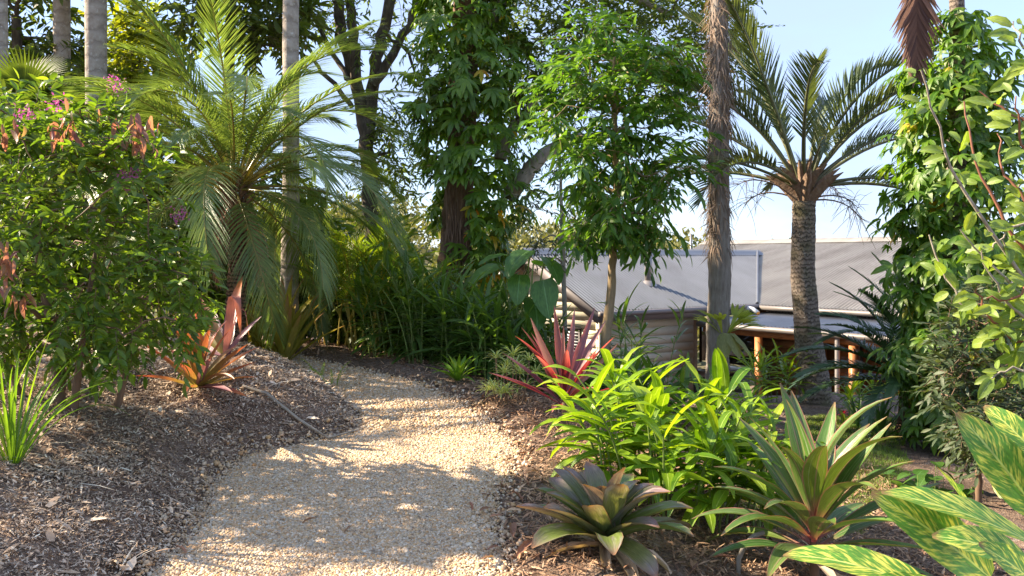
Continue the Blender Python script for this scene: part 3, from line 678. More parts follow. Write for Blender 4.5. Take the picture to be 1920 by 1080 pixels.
def poly_px(poly, Y0, Y1, n, g):
    """n points spread through the volume whose outline in the picture is poly, at depths Y0..Y1"""
    poly = np.array(poly, float); out = []
    lo, hi = poly.min(0), poly.max(0)
    while len(out) < n:
        q = g.uniform(lo, hi, (200, 2)); k = inside(poly, q[:, 0], q[:, 1])
        for a in q[k]:
            if len(out) < n and all((a[0] - b[0]) ** 2 + (a[1] - b[1]) ** 2 > (.35 * ((hi - lo).prod() / n) ** .5) ** 2 or g.random() < .15 for b in out): out.append(a)
    q = np.array(out[:n]); Y = g.uniform(Y0, Y1, n)
    return np.stack([(q[:, 0] - CX) / FPX * Y, Y, CZ - (q[:, 1] - HY) / FPX * Y], -1)
def sprays(C, crad, ntw, nl, g, droop=.25, centre=None, upb=.15, aspect=1.0, lift=.0):
    """twigs from each clump centre with leaves on both sides"""
    n = len(C); d = g.normal(0, 1, (n, ntw, 3)); d[..., 2] = d[..., 2] * aspect + upb
    if centre is not None: d = norm(d) + .55 * norm(C - np.asarray(centre))[:, None]
    d = norm(d); L = crad * g.uniform(.6, 1.25, (n, ntw, 1)); st = C[:, None] + g.normal(0, .25 * crad, (n, ntw, 3))
    t = np.linspace(.18, 1.0, nl)[None, None, :, None]
    pos = st[:, :, None] + d[:, :, None] * L[:, :, None] * t; pos[..., 2] -= .25 * L * t[..., 0] ** 2
    side = norm(np.cross(d, np.array([0, 0, 1.]) + .2 * g.normal(0, 1, d.shape)))
    sg = np.where(np.arange(nl) % 2 == 0, 1, -1)[None, None, :, None]
    sg = np.where(np.arange(nl) == nl - 1, 0, sg[0, 0, :, 0])[None, None, :, None]
    ld = .75 * d[:, :, None] + .85 * sg * side[:, :, None] + g.normal(0, .25, pos.shape); ld[..., 2] += -droop + lift
    up = np.array([0, 0, 1.]) + .45 * g.normal(0, 1, pos.shape)
    seg = np.stack([st, st + d * L * .95 - np.array([0, 0, .2]) * L], 2).reshape(-1, 2, 3)
    return pos.reshape(-1, 3), norm(ld.reshape(-1, 3)), up.reshape(-1, 3), seg
def twig_geo(seg, r0, r1):
    n = len(seg); d = norm(seg[:, 1] - seg[:, 0]); x = norm(np.cross(d, np.array([.3, .2, 1.]))); y = np.cross(d, x)
    a = np.arange(3) * 2.094; ring = np.cos(a)[None, :, None] * x[:, None] + np.sin(a)[None, :, None] * y[:, None]
    V = np.stack([seg[:, 0][:, None] + ring * r0, seg[:, 1][:, None] + ring * r1], 1).reshape(-1, 3)
    f = np.array([[j, (j + 1) % 3, (j + 1) % 3 + 3, j + 3] for j in range(3)]); F = (f[None] + (np.arange(n) * 6)[:, None, None]).reshape(-1, 4)
    return V, F, np.tile(np.array([[.2, 0], [.5, 0], [.8, 0], [.2, .3], [.5, .3], [.8, .3]]), (n, 1))
def grow(trunk_pts, trunk_r, C, g, rmax=.6, rise=.25, rtip=.006):
    """limbs that reach every clump from the nearest wood below it"""
    nodes = [np.array(p) for p in trunk_pts[len(trunk_pts) // 3:]]; rad = list(trunk_r[len(trunk_pts) // 3:])
    ax = np.mean(trunk_pts, axis=0); out = []
    for i in np.argsort(np.linalg.norm(C - np.array(nodes[-1]), axis=1)):
        A = np.array(nodes); dv = C[i] - A; cost = np.linalg.norm(dv, axis=1) + 1.2 * np.maximum(0, -dv[:, 2] + .05)
        j = int(np.argmin(cost)); L = np.linalg.norm(dv[j])
        if L < .03: continue
        mid = (A[j] + C[i]) / 2 + np.array([0, 0, rise * L]) + g.normal(0, .10 * L, 3)
        pts = curve(A[j], mid, C[i], 6); pts[1:-1] += g.normal(0, .03 * L, (4, 3)); r0 = min(rad[j] * rmax, .006 + .035 * L + .25 * rad[j])
        rr = np.linspace(r0, max(rtip, r0 * .35), 6); out.append(tube(pts, rr, 5, .08, int(i)))
        for q in (2, 3, 4, 5): nodes.append(pts[q]); rad.append(rr[q])
    return out
def tree(name, label, base, trunk, r, C, crad, ntw, nl, geos, mat, bark, n_ind=0, g=rng, droop=.25, group=None, upb=.15, size=(.8, 1.2), twig_r=.004, cat='tree', trunk_n=10, rise=.25, aspect=1.0, limb_name='branchwork'):
    root = thing(name, label, cat, base, group)
    trunk = np.array(trunk, float); rr = np.broadcast_to(np.asarray(r, float), (len(trunk),)) if np.ndim(r) else np.linspace(r, r * .45, len(trunk))
    k = max(8, len(trunk) * 5); ti = np.linspace(0, len(trunk) - 1, k); tp = np.stack([np.interp(ti, np.arange(len(trunk)), trunk[:, i]) for i in range(3)], 1); tr = np.interp(ti, np.arange(len(trunk)), rr)
    tp[1:-1] += g.normal(0, .12 * rr.mean(), (k - 2, 3)) * np.array([1, 1, 0])
    obj('trunk', tube(tp, tr, trunk_n, .07, 3), bark, root)
    limbs = grow(tp, tr, C, g, rise=rise)
    pos, ld, up, seg = sprays(C, crad, ntw, nl, g, droop, C.mean(0), upb, aspect)
    obj(limb_name, merge(limbs + [twig_geo(seg, twig_r, twig_r * .4)]), bark, root)
    leafset(root, geos, pos, frames(ld, up), g.uniform(*size, len(pos)), mat, n_ind, 'leaf', 'crown', g)
    return root
def rosette(root, geos, mat, c, n, el0, el1, s0, s1, g, spread=.02, az0=0., rise=.0, jit=.08, name='leaf', az_rng=None, pw=1.0):
    mes = [mesh_np(name, *ge, mat) for ge in geos]
    for i in range(n):
        t = (i + .5) / n; az = az0 + i * 2.39996 + g.normal(0, .12)
        if az_rng: az = g.uniform(*az_rng)
        el = el0 + (el1 - el0) * t ** pw + g.normal(0, jit); s = (s0 + (s1 - s0) * t) * g.uniform(.88, 1.12)
        T = np.asarray(c, float) + np.array([math.sin(az), math.cos(az), 0]) * spread * (1 - t) + np.array([0, 0, rise * t])
        place(name, mes[i % len(mes)], root, T, euler_frames([az], [el], g.normal(0, .12))[0], float(s))
def cane(root, me_leaves, mat_stem, base, az, lean, h, nl, g, r=.010, ls=1.0, el=(.1, .9), t0=.25, side=1.25, stems=None, flat=None):
    d = np.array([math.sin(az), math.cos(az), 0]); base = np.asarray(base, float)
    pts = curve(base - np.array([0, 0, .03]), base + d * lean * .25 * h + np.array([0, 0, h * .65]), base + d * lean * h + np.array([0, 0, h]), 8)
    o = obj('stem', tube(pts, np.linspace(r, r * .55, 8), 5), mat_stem, root)
    ap = g.uniform(0, 6.28)
    for i in range(nl):
        t = t0 + (1 - t0) * (i + .3) / nl; p = np.array([np.interp(t * 7, np.arange(8), pts[:, k]) for k in range(3)])
        a = ap + (math.pi if i % 2 else 0) + g.normal(0, .45); e = el[0] + (el[1] - el[0]) * (i / max(1, nl - 1)) ** 1.5 + g.normal(0, .15)
        place('leaf', me_leaves[int(g.integers(len(me_leaves)))], root, p, euler_frames([a], [e], g.normal(0, .25))[0], float(ls * g.uniform(.8, 1.12) * (1 - .25 * abs(t - .6))))
def fronds(root, geos, mat, c, specs, g, name='frond', rj=.15):
    mes = [mesh_np(name, *ge, mat) for ge in geos]
    for i, (az, el, s) in enumerate(specs):
        place(name, mes[i % len(mes)], root, np.asarray(c) + np.array([math.sin(az), math.cos(az), 0]) * .05, euler_frames([az], [el], g.normal(0, rj))[0], float(s))
def palm_trunk(base, pts, r, mat, root, n=14, k=60, wob=.03):
    pts = np.array(pts, float); ti = np.linspace(0, len(pts) - 1, k); tp = np.stack([np.interp(ti, np.arange(len(pts)), pts[:, i]) for i in range(3)], 1)
    return obj('trunk', tube(tp, np.interp(ti, np.arange(len(r)), r), n, wob, 5), mat, root)

# ------------------------------------------------------------------ plant materials
L_shrub = leaf_mat('shrub_leaf', [(.035, .085, .016), (.06, .13, .022), (.085, .17, .025), (.03, .07, .016), (.12, .2, .03)], .42, .32)
L_pink = leaf_mat('new_pink_leaf', [(.26, .14, .12), (.27, .17, .10), (.24, .10, .11), (.2, .17, .07)], .5, .4, tcol=(1.7, 1.2, .8))
L_purple = leaf_mat('purple_flower', [(.30, .07, .22), (.40, .12, .28), (.24, .05, .2)], .4, .6, tcol=(1.5, 1, 1.3))
L_dark = leaf_mat('dark_tree_leaf', [(.03, .058, .018), (.05, .092, .024), (.07, .12, .028), (.038, .068, .02)], .4, .45)
L_mid = leaf_mat('mid_tree_leaf', [(.04, .085, .02), (.065, .12, .025), (.09, .15, .03), (.05, .09, .02)], .4, .4)
L_sunny = leaf_mat('yellow_green_leaf', [(.06, .11, .018), (.09, .14, .022), (.12, .16, .025), (.05, .09, .018)], .5, .45, tcol=(2.2, 2.0, .5))
L_slim = leaf_mat('young_tree_leaf', [(.03, .09, .022), (.05, .13, .028), (.075, .17, .03), (.038, .10, .026)], .42, .36)
L_vine = leaf_mat('vine_leaf', [(.04, .11, .02), (.065, .15, .024), (.10, .20, .028), (.045, .115, .022), (.075, .16, .025)], .42, .34, rib=((.12, .2, .05), .05))
L_vine_lit = leaf_mat('bright_vine_leaf', [(.028, .085, .012), (.05, .13, .016), (.075, .165, .02), (.036, .10, .014), (.09, .15, .02)], .40, .36, rib=((.14, .24, .05), .05))
L_yellow = leaf_mat('yellowing_vine_leaf', [(.28, .30, .03), (.45, .30, .03), (.20, .26, .03), (.50, .20, .02)], .45, .45)
L_fruit = leaf_mat('fruit_tree_leaf', [(.085, .16, .045), (.12, .21, .05), (.10, .18, .06), (.17, .26, .06)], .38, .38, rib=((.2, .27, .11), .05))
L_grey = leaf_mat('grey_green_leaf', [(.025, .05, .032), (.035, .065, .04), (.05, .08, .052), (.02, .04, .026)], .22, .5)
L_date = leaf_mat('date_palm_leaflet', [(0.061, 0.121, 0.06), (0.088, 0.155, 0.072), (0.116, 0.184, 0.09)], .34, .28, base=((.22, .2, .07), .12))
L_tri = leaf_mat('blue_palm_leaflet', [(.035, .062, .04), (.05, .082, .05), (.065, .10, .058)], .25, .4, base=((.13, .14, .075), .12))
L_cycad = leaf_mat('cycad_leaflet', [(.028, .07, .045), (.04, .085, .055)], .15, .22, spec=.6)
L_cane = leaf_mat('cane_palm_leaflet', [(.06, .13, .02), (.09, .17, .025), (.14, .2, .03)], .42, .38, base=((.3, .26, .05), .1))
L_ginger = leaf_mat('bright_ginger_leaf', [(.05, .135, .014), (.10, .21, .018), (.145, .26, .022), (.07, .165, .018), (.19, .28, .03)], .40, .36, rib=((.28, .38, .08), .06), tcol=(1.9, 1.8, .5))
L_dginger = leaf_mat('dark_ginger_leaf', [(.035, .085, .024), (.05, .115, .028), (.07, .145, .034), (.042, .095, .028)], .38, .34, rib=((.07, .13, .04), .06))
L_alc = leaf_mat('bromeliad_leaf', [(.06, .115, .045), (.085, .13, .05), (.085, .105, .085), (.115, .10, .10)], .2, .36, tip=(.15, .10, .105), tip_pos=(.65, 1.25), base=((.085, .12, .02), .5), edge=((.15, .075, .07), .465), blotch=((.17, .155, .15), .52, .70), wear=2)
L_alcdry = leaf_mat('dry_bromeliad_leaf', [(.40, .29, .20), (.48, .38, .28), (.34, .23, .15)], .15, .7)
L_cord = leaf_mat('pink_edged_cordyline_leaf', [(.035, .10, .03), (.055, .125, .03), (.045, .10, .05), (.08, .14, .035)], .16, .34, wear=1, tcol=(1.5, 1.4, .7), edge=((.30, .11, .10), .44), rib=((.2, .14, .09), .04), stripe=((.24, .28, .16), .58, .74, 3, 30, 2), base=((.34, .11, .13), .25))
L_red = leaf_mat('red_cordyline_leaf', [(.10, .016, .028), (.14, .03, .04), (.07, .014, .022), (.17, .06, .055)], .3, .34, edge=((.40, .12, .12), .43), tip=(.40, .20, .17), tip_pos=(.55, 1.2), tcol=(2.4, .9, .7), wear=1)
L_redtop = leaf_mat('pink_cordyline_leaf', [(.21, .09, .095), (.25, .155, .13), (.17, .06, .07), (.28, .24, .16)], .2, .36, edge=((.45, .14, .16), .42), tcol=(1.6, 1.1, .9))
L_orange = leaf_mat('orange_bromeliad_leaf', [(.22, .10, .045), (.18, .13, .04), (.23, .09, .05), (.16, .14, .04)], .3, .38, tip=(.30, .085, .06), tip_pos=(.45, 1.), base=((.2, .21, .05), .5), tcol=(1.6, 1.1, .6), wear=1)
L_pinkbrom = leaf_mat('mauve_bromeliad_leaf', [(.21, .105, .12), (.19, .10, .12), (.22, .10, .09)], .25, .36, tip=(.42, .14, .04), tip_pos=(.75, 1.1), tcol=(1.4, 1.0, .7), wear=1)
L_olive = leaf_mat('olive_bromeliad_leaf', [(.15, .17, .03), (.19, .2, .035), (.22, .19, .05), (.13, .16, .035)], .36, .36, tip=(.24, .14, .06), tip_pos=(.7, 1.15), base=((.24, .22, .05), .4), wear=2)
L_shell = leaf_mat('variegated_ginger_leaf', [(.045, .15, .03), (.06, .18, .035), (.04, .13, .03)], .28, .34, stripe=((.42, .43, .08), .47, .63, 5, 15, 26), rib=((.35, .42, .12), .03), tcol=(1.6, 1.6, .6), wear=1)
L_song = leaf_mat('cream_edged_leaf', [(.10, .19, .06), (.13, .22, .07)], .3, .4, edge=((.55, .56, .26), .26))
L_ear = leaf_mat('elephant_ear_leaf', [(.035, .10, .03), (.05, .13, .03), (.04, .11, .04)], .4, .38, rib=((.10, .2, .07), .03))
L_strap = leaf_mat('strap_leaf', [(.06, .15, .02), (.085, .19, .025), (.12, .22, .035)], .38, .3)
L_stag = leaf_mat('staghorn_frond', [(.16, .24, .07), (.2, .28, .08)], .35, .6)
L_shield = leaf_mat('staghorn_shield', [(.15, .2, .12), (.18, .22, .15)], .3, .7)
L_dead = leaf_mat('dead_frond_leaf', [(.10, .05, .035), (.16, .085, .055), (.07, .035, .028)], .1, .8)
L_brown = leaf_mat('dry_leaf', [(.22, .085, .045), (.35, .2, .12), (.16, .07, .04), (.5, .36, .22)], .1, .7)
L_fern = leaf_mat('fern_leaf', [(.12, .24, .025), (.16, .27, .03)], .4, .5)
L_crin = leaf_mat('glossy_strap_leaf', [(.03, .09, .03), (.045, .12, .035)], .3, .28)
B_brown = bark_mat('brown_bark', [(.06, .042, .03), (.14, .10, .07), (.23, .18, .14)], (9, 9, 2.5))
B_dark = bark_mat('dark_bark', [(.04, .032, .024), (.09, .072, .05), (.16, .13, .10)], (8, 8, 3), spots=((.2, .2, .15), 6, .6))
B_pale = bark_mat('pale_bark', [(.20, .17, .13), (.32, .28, .22), (.42, .38, .31)], (6, 6, 3))
B_slim = bark_mat('slim_trunk_bark', [(.22, .15, .08), (.34, .25, .14), (.28, .2, .11)], (10, 10, 4), .3)
B_fig = bark_mat('stringy_bark', [(.10, .055, .03), (.22, .13, .08), (.33, .22, .15)], (16, 16, 1.2), 1.0, dist=.05)
B_palm = bark_mat('ringed_palm_bark', [(.13, .10, .075), (.24, .19, .15), (.30, .26, .21)], (14, 14, 5), .9, rings=((.075, .055, .04), 17, 3.2), spots=((.45, .44, .40), 22, .62, (.13, .12, .05)), dist=.02)
B_greyp = bark_mat('grey_palm_bark', [(.24, .20, .16), (.36, .31, .26), (.46, .42, .37)], (5, 5, 4), .4, rings=((.25, .21, .175), 5, 1.3), spots=((.55, .54, .5), 14, .6))
B_shag = bark_mat('shaggy_trunk_bark', [(0.162, 0.126, 0.103), (0.266, 0.231, 0.196), (0.342, 0.315, 0.287)], (12, 12, 2), .8, spots=((.5, .49, .45), 18, .66))
B_date = bark_mat('date_palm_bark', [(.10, .055, .03), (.22, .12, .065), (.30, .18, .1)], (10, 10, 8), 1.0, rings=((.03, .018, .01), 22, 2.0), dist=.04)
B_stemg = plain_mat('green_stem', (.17, .24, .06), .5, 0, .2)
B_stemy = plain_mat('yellow_cane', (.42, .33, .06), .5, 0, .25)
B_stemb = plain_mat('brown_stem', (.16, .10, .06), .7, 0, .2)
B_red = plain_mat('red_twig', (.25, .10, .06), .6, 0, .2)
B_fibre = leaf_mat('bark_fibre', [(0.117, 0.081, 0.058), (0.198, 0.142, 0.105), (0.27, 0.209, 0.168), (0.081, 0.057, 0.042)], .1, .9)
B_boot = bark_mat('leaf_base', [(.14, .08, .05), (.26, .17, .11), (.34, .26, .19)], (9, 9, 3), .7)

# ------------------------------------------------------------------ right foreground
g = np.random.default_rng(21)
c = P(1135, 985, 4.55); c[2] = H(c[0], c[1]) + .06
t = thing('bromeliad', 'broad leaved green and mauve bromeliad at the right edge of the path', 'bromeliad', (c[0], c[1], c[2] - .06))
al = [blade(.47, .15, 'brom', 9, 5, .18, dr_, .42, 0, sw, 1.6, i) for i, (dr_, sw) in enumerate(((.55, .03), (.8, -.04), (.35, .0), (.65, .06), (.9, -.02)))]
rosette(t, al, L_alc, c, 32, .08, 1.2, 1.05, .85, g, .035, .4, .03)
dry = [blade(.46, .10, 'brom', 8, 5, .05, .7, .6, .06, .1, 1.2, 4), blade(.36, .08, 'brom', 8, 5, .0, .9, .8, .08, -.1, 1.2, 5)]
rosette(t, dry, L_alcdry, c - np.array([0, 0, .02]), 8, -.02, .1, 1, .9, g, .03, 1.0, 0, name='dry_leaf')

c = P(1525, 1010, 4.7); gz_ = H(c[0], c[1])
t = thing('cordyline', 'green cordyline with pink leaf edges in front of the small lawn', 'cordyline', (c[0], c[1], gz_))
obj('stem', tube([(c[0], c[1], gz_ - .05), (c[0] + .01, c[1], (gz_ + c[2]) / 2), (c[0], c[1], c[2] + .1)], [.03, .026, .022], 8), B_stemb, t)
cl = [blade(.76, .15, 'cord', 11, 5, .1, dr_, .38, .0, sw, 1.7, i) for i, (dr_, sw) in enumerate(((.35, .04), (.6, -.05), (.8, .02), (.2, -.02), (1.0, .06)))]
rosette(t, cl, L_cord, c - np.array([0, 0, .08]), 36, .05, 1.32, .82, 1.0, g, .03, 2.0, .2, .1)
rosette(t, cl[2:4], L_alcdry, c - np.array([0, 0, .12]), 4, -.35, -.1, .6, .6, g, .02, .6, 0, name='dry_leaf')
s0 = G(1385, 4.75)
s1 = obj('side_stem', tube(np.array([s0 + q for q in ((0, 0, -.05), (.0, 0, .08), (.03, -.02, .17), (.08, -.02, .215), (.14, .0, .225))]), .014, 7), B_pale, t)

# variegated shell ginger: big striped leaves set one by one
c = np.array([2.35, 3.55, 0]); c[2] = H(c[0], c[1])
t = thing('variegated_ginger', 'yellow striped shell ginger with broad leaves in the lower right corner', 'ginger', c)
sg_ = [blade(1, .56, 'ovate', 14, 7, .0, dr_, .2, .010, sw, 1.5, i) for i, (dr_, sw) in enumerate(((.5, .03), (.25, -.04), (.7, .02), (.4, .06)))]
sme = [mesh_np('leaf', *q, L_shell) for q in sg_]
def leaf_from(root, me, p0, p1, s=None, up=(0, -.6, .8), name='leaf', k=1.0):
    d = np.asarray(p1) - np.asarray(p0); L = np.linalg.norm(d) if s is None else s
    return place(name, me, root, p0, frames(d[None], np.array([up], float))[0], float(L * k))
for i, (a, Ya, b_, Yb, up) in enumerate((((1858, 1085), 3.35, (1680, 932), 3.3, (.3, -.85, .45)), ((1945, 962), 3.5, (1822, 782), 3.55, (-.1, -.9, .4)), ((1960, 872), 3.75, (1862, 758), 3.85, (-.2, -.8, .5)),
        ((1925, 1012), 3.2, (1690, 905), 3.25, (.35, -.3, .9)), ((1740, 1105), 3.3, (1490, 1008), 3.5, (.1, -.25, .95)), ((1850, 1010), 3.6, (1775, 880), 3.75, (.9, -.3, .2)),
        ((1930, 1060), 3.05, (1790, 985), 3.0, (.1, -.6, .8)), ((1960, 1110), 3.0, (1870, 1030), 2.9, (-.1, -.7, .7)), ((1800, 1120), 3.2, (1620, 1090), 3.1, (0, -.3, .95)), ((1990, 930), 3.3, (2080, 740), 3.4, (.2, -.8, .5)), ((2000, 1000), 3.2, (2180, 900), 3.2, (0, -.4, .9)),
        ((1890, 935), 3.9, (1905, 790), 4.1, (-.8, -.5, .2)))):
    leaf_from(t, sme[i % 4], P(*a, Ya), P(*b_, Yb), up=up, k=1.08)
for a, Y in (((1870, 1090), 3.4), ((1950, 960), 3.5), ((1965, 880), 3.75), ((1850, 1020), 3.6)):
    q = P(*a, Y); obj('stem', tube(curve((c[0] + g.normal(0, .06), c[1] + g.normal(0, .06), c[2] - .03), (c[0], c[1], (q[2] + c[2]) / 2 + .1), q, 8), np.linspace(.014, .008, 8), 6), B_stemg, t)

# bright ginger clump
gb_ = G(1262, 5.6)
t = thing('ginger_clump', 'dense bright green ginger clump in the middle of the right bed', 'ginger', gb_)
ggeo = [blade(.40, .118, 'lance', 7, 3, .1, dr_, .3, .025, sw, 1.4, i) for i, (dr_, sw) in enumerate(((.7, .05), (1.1, -.06), (.45, .02), (1.4, .08)))]
gme = [mesh_np('leaf', *q, L_ginger) for q in ggeo]
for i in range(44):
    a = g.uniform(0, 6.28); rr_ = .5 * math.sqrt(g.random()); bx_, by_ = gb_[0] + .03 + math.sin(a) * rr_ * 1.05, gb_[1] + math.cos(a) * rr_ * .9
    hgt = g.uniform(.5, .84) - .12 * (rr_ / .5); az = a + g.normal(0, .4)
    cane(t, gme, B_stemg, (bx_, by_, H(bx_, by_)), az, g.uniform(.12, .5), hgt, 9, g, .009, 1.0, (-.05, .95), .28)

# red cordyline beside the path
c = P(1058, 765, 7.2); gz_ = H(c[0], c[1])
t = thing('red_cordyline', 'crimson and pink sword leaved cordyline beside the path bend', 'cordyline', (c[0], c[1], gz_))
obj('stem', tube([(c[0], c[1], gz_ - .05), (c[0] + .01, c[1], c[2] + .05)], [.04, .03], 8), B_stemb, t)
rl = [blade(.78, .095, 'cord', 10, 5, .1, dr_, .45, .0, sw, 1.8, i) for i, (dr_, sw) in enumerate(((.2, .04), (.45, -.05), (.7, .02), (.1, -.02)))]
rosette(t, rl, L_red, c, 18, .15, 1.0, .8, .85, g, .03, 1.0, .1, .1)
tm_ = [mesh_np('leaf', *blade(1, .095, 'cord', 10, 5, .03, dr_, .4, 0, sw, 1.8, 3), L_redtop) for dr_, sw in ((.1, .02), (.06, -.02), (.14, .0))]
for i, (b_, Yb) in enumerate((((992, 598), 7.0), ((1043, 572), 7.1), ((1078, 578), 7.3), ((1112, 575), 7.4), ((1060, 612), 6.95), ((1160, 645), 7.2), ((1132, 600), 7.5))):
    leaf_from(t, tm_[i % 3], c + np.array([0, 0, .1]), P(*b_, Yb), up=(g.normal(0, .4), -.9, .2))

# cream edged dracaena, several heads
c = G(962, 8.0)
t = thing('variegated_dracaena', 'cream edged dracaena with many small tufts at the path edge', 'dracaena', c)
sgeo = merge([(lambda b_, M: (b_[0] @ M.T, b_[1], b_[2]))(blade(.135, .02, 'lance', 4, 3, .15, 1.0, .3), euler_frames([i * 2.4], [.05 + 1.15 * i / 22])[0]) for i in range(22)])
sgm = mesh_np('tuft', *sgeo, L_song)
for i, (px, py, Y) in enumerate(((930, 672, 7.9), (962, 668, 8.0), (992, 676, 8.1), (945, 700, 7.8), (975, 702, 7.9), (925, 730, 7.7), (950, 740, 7.65), (940, 762, 7.6), (985, 728, 7.8), (1005, 700, 8.1), (915, 745, 7.8), (968, 690, 8.2), (950, 685, 8.1))):
    p = P(px, py, Y); gp = H(p[0] * .5 + c[0] * .5, p[1]); p[2] = max(p[2], gp + .12)
    st_ = obj('stem', tube(curve((c[0] * .5 + p[0] * .5, p[1], gp - .03), (p[0], p[1], (gp + p[2]) / 2), p, 6), .008, 5), B_stemb, t)
    place('tuft', sgm, t, p, euler_frames([g.uniform(0, 6)], [0], 0)[0], float(g.uniform(.95, 1.3)))

# small bright bromeliad and ferns on the path edge
c = G(858, 8.75)
t = thing('small_bromeliad', 'small bright green rosette plant at the far edge of the path', 'bromeliad', c)
rosette(t, [blade(.34, .05, 'strap', 7, 3, .2, d_, .4, 0, s_, 1.3, i) for i, (d_, s_) in enumerate(((.8, .05), (1.1, -.05), (.5, 0)))], L_strap, c + np.array([0, 0, .03]), 20, .3, 1.25, 1, .9, g)
fgeo = frond(.3, 14, .055, .013, .9, .3, .2, .9, .3, .12, 3, rad=.003)
for lab, px, Y, n in (('little fern growing in the gravel where the path bends', 622, 8.6, 6), ('tall single fern shoot at the path edge below the olive bromeliads', 600, 9.0, 3)):
    c = G(px, Y); t = thing('fern', lab, 'fern', c, 'small ferns at the path edge')
    fronds(t, [fgeo], L_fern, c, [(g.uniform(0, 6.28), g.uniform(.5, 1.3), g.uniform(.6, 1.1)) for _ in range(n)], g)

# ------------------------------------------------------------------ left bank
c = G(24, 4.75)
t = thing('strap_leaf_plant', 'clump of long green strap leaves on the mulch at the left edge', 'plant', c)
sl_ = [blade(.8, .028, 'blade', 14, 3, .1, dr_, .5, 0, sw, 2.0, i) for i, (dr_, sw) in enumerate(((.25, .03), (.7, -.05), (1.3, .08), (1.9, .05), (.1, -.03)))]
rosette(t, sl_, L_strap, c, 30, .72, 1.5, 1.0, .8, g, .05, .2, 0, .12)
leaf_from(t, mesh_np('leaf', *blade(1, .024, 'blade', 16, 3, .62, 1.15, .5, 0, .0, 1.2), L_strap), c, P(262, 745, 4.7), k=1.12, up=(0, 0, 1))
leaf_from(t, mesh_np('leaf', *blade(1, .03, 'blade', 16, 3, .75, 1.0, .5, 0, .0, 1.2), L_strap), c, P(190, 640, 4.9), k=1.05, up=(0, 0, 1))

c = P(372, 705, 6.75); c[2] = H(c[0], c[1]) + .03
t = thing('orange_bromeliad', 'orange and olive bromeliad with spreading leaves on the mulch bank', 'bromeliad', c)
ob = [blade(.62, .09, 'strap', 10, 5, .1, dr_, .5, 0, sw, 1.8, i) for i, (dr_, sw) in enumerate(((.3, .03), (.6, -.05), (.9, .05), (.15, 0)))]
rosette(t, ob, L_orange, c, 24, .1, 1.4, .78, .95, g, .04, .7, .02)
lm = mesh_np('leaf', *blade(1, .12, 'strap', 10, 5, .1, .25, .4, 0, .03, 1.8), L_pinkbrom)
for b_, Y in (((470, 745), 6.4), ((440, 735), 6.3), ((402, 668), 6.3), ((300, 640), 6.6)): leaf_from(t, lm, c, P(*b_, Y), up=(0, -.3, 1))
c = G(424, 7.7)
t = thing('tall_bromeliad', 'tall mauve bromeliad with folded orange tipped leaves behind the orange one', 'bromeliad', c)
fold = mesh_np('leaf', *blade(1.08, .10, 'strap', 24, 5, lambda t: 1.32 - 2.75 * ss(.55, .68, t), 0, .25), L_pinkbrom); upr = mesh_np('leaf', *blade(1, .12, 'strap', 10, 5, .05, .3, .3, 0, .03, 1.8), L_pinkbrom); ori = mesh_np('leaf', *blade(1, .11, 'strap', 10, 5, .05, .3, .3, 0, .0, 1.8), L_orange)
place('leaf', fold, t, c, euler_frames([2.3], [.05], 0)[0], .88); place('leaf', fold, t, c, euler_frames([1.2], [.0], .2)[0], .7)
for me_, b_, Y in ((upr, (385, 560), 8.2), (ori, (372, 545), 8.0), (upr, (446, 512), 8.4), (upr, (487, 588), 7.7), (ori, (350, 600), 8.0), (upr, (400, 600), 8.4), (ori, (440, 600), 7.9), (upr, (330, 640), 8.0)): leaf_from(t, me_, c + np.array([0, 0, .02]), P(*b_, Y), up=(0, -.7, .7))
og = [blade(.95, .12, 'strap', 10, 5, .1, dr_, .45, 0, sw, 1.7, i) for i, (dr_, sw) in enumerate(((.25, .03), (.55, -.05), (.95, .05), (.1, 0)))]
for lab, px, Y, n, sc in (('olive green bromeliad clump left of the pale palm trunk', 478, 10.3, 24, .82), ('larger olive green bromeliad clump in front of the pale palm trunk', 532, 9.9, 30, 1.0)):
    c = G(px, Y); t = thing('olive_bromeliad', lab, 'bromeliad', c, 'olive bromeliads where the path turns')
    rosette(t, og, L_olive, c + np.array([0, 0, .03]), n, .3, 1.45, sc * .75, sc, g, .1, px, 0, .1, pw=.7)

# big leafy shrub with pink new growth
poly = [(-90, 200), (20, 190), (110, 205), (200, 190), (285, 215), (300, 330), (280, 430), (320, 470), (365, 530), (385, 600), (350, 640), (280, 650), (230, 680), (150, 670), (60, 700), (-90, 690)]
C_ = poly_px(poly, 5.1, 6.3, 150, g)
base = G(110, 5.9)
lg = [blade(.088, .040, 'ovate', 4, 3, .1, d_, .28, 0, 0, 1.2, i) for i, d_ in enumerate((.5, .8, .25))]
shrub = tree('flowering_shrub', 'large leafy shrub with pink new leaves on the left bank', base, [base - [0, 0, .05], base + [-.03, .05, .4], base + [-.12, .05, .8], base + [-.15, 0, 1.2]], .05, C_, .21, 6, 9, lg, L_shrub, B_stemb, 300, g, .25, cat='shrub', twig_r=.003)
for (dx, dy) in ((-.35, .15), (.15, -.1), (.3, .2)):
    b2 = np.array([base[0] + dx, base[1] + dy, H(base[0] + dx, base[1] + dy)])
    obj('stem', tube(curve(b2 - [0, 0, .05], b2 + [dx * .4, 0, .5], b2 + [dx * 1.1, 0, 1.15], 8), np.linspace(.03, .012, 8), 6), B_stemb, shrub)
pk = blade(.12, .045, 'ovate', 5, 3, -.2, .7, .35); pkm = [mesh_np('young_leaf', *pk, L_pink), mesh_np('young_leaf', *blade(.10, .04, 'ovate', 5, 3, -.1, 1.0, .5, 0, .1), L_pink)]
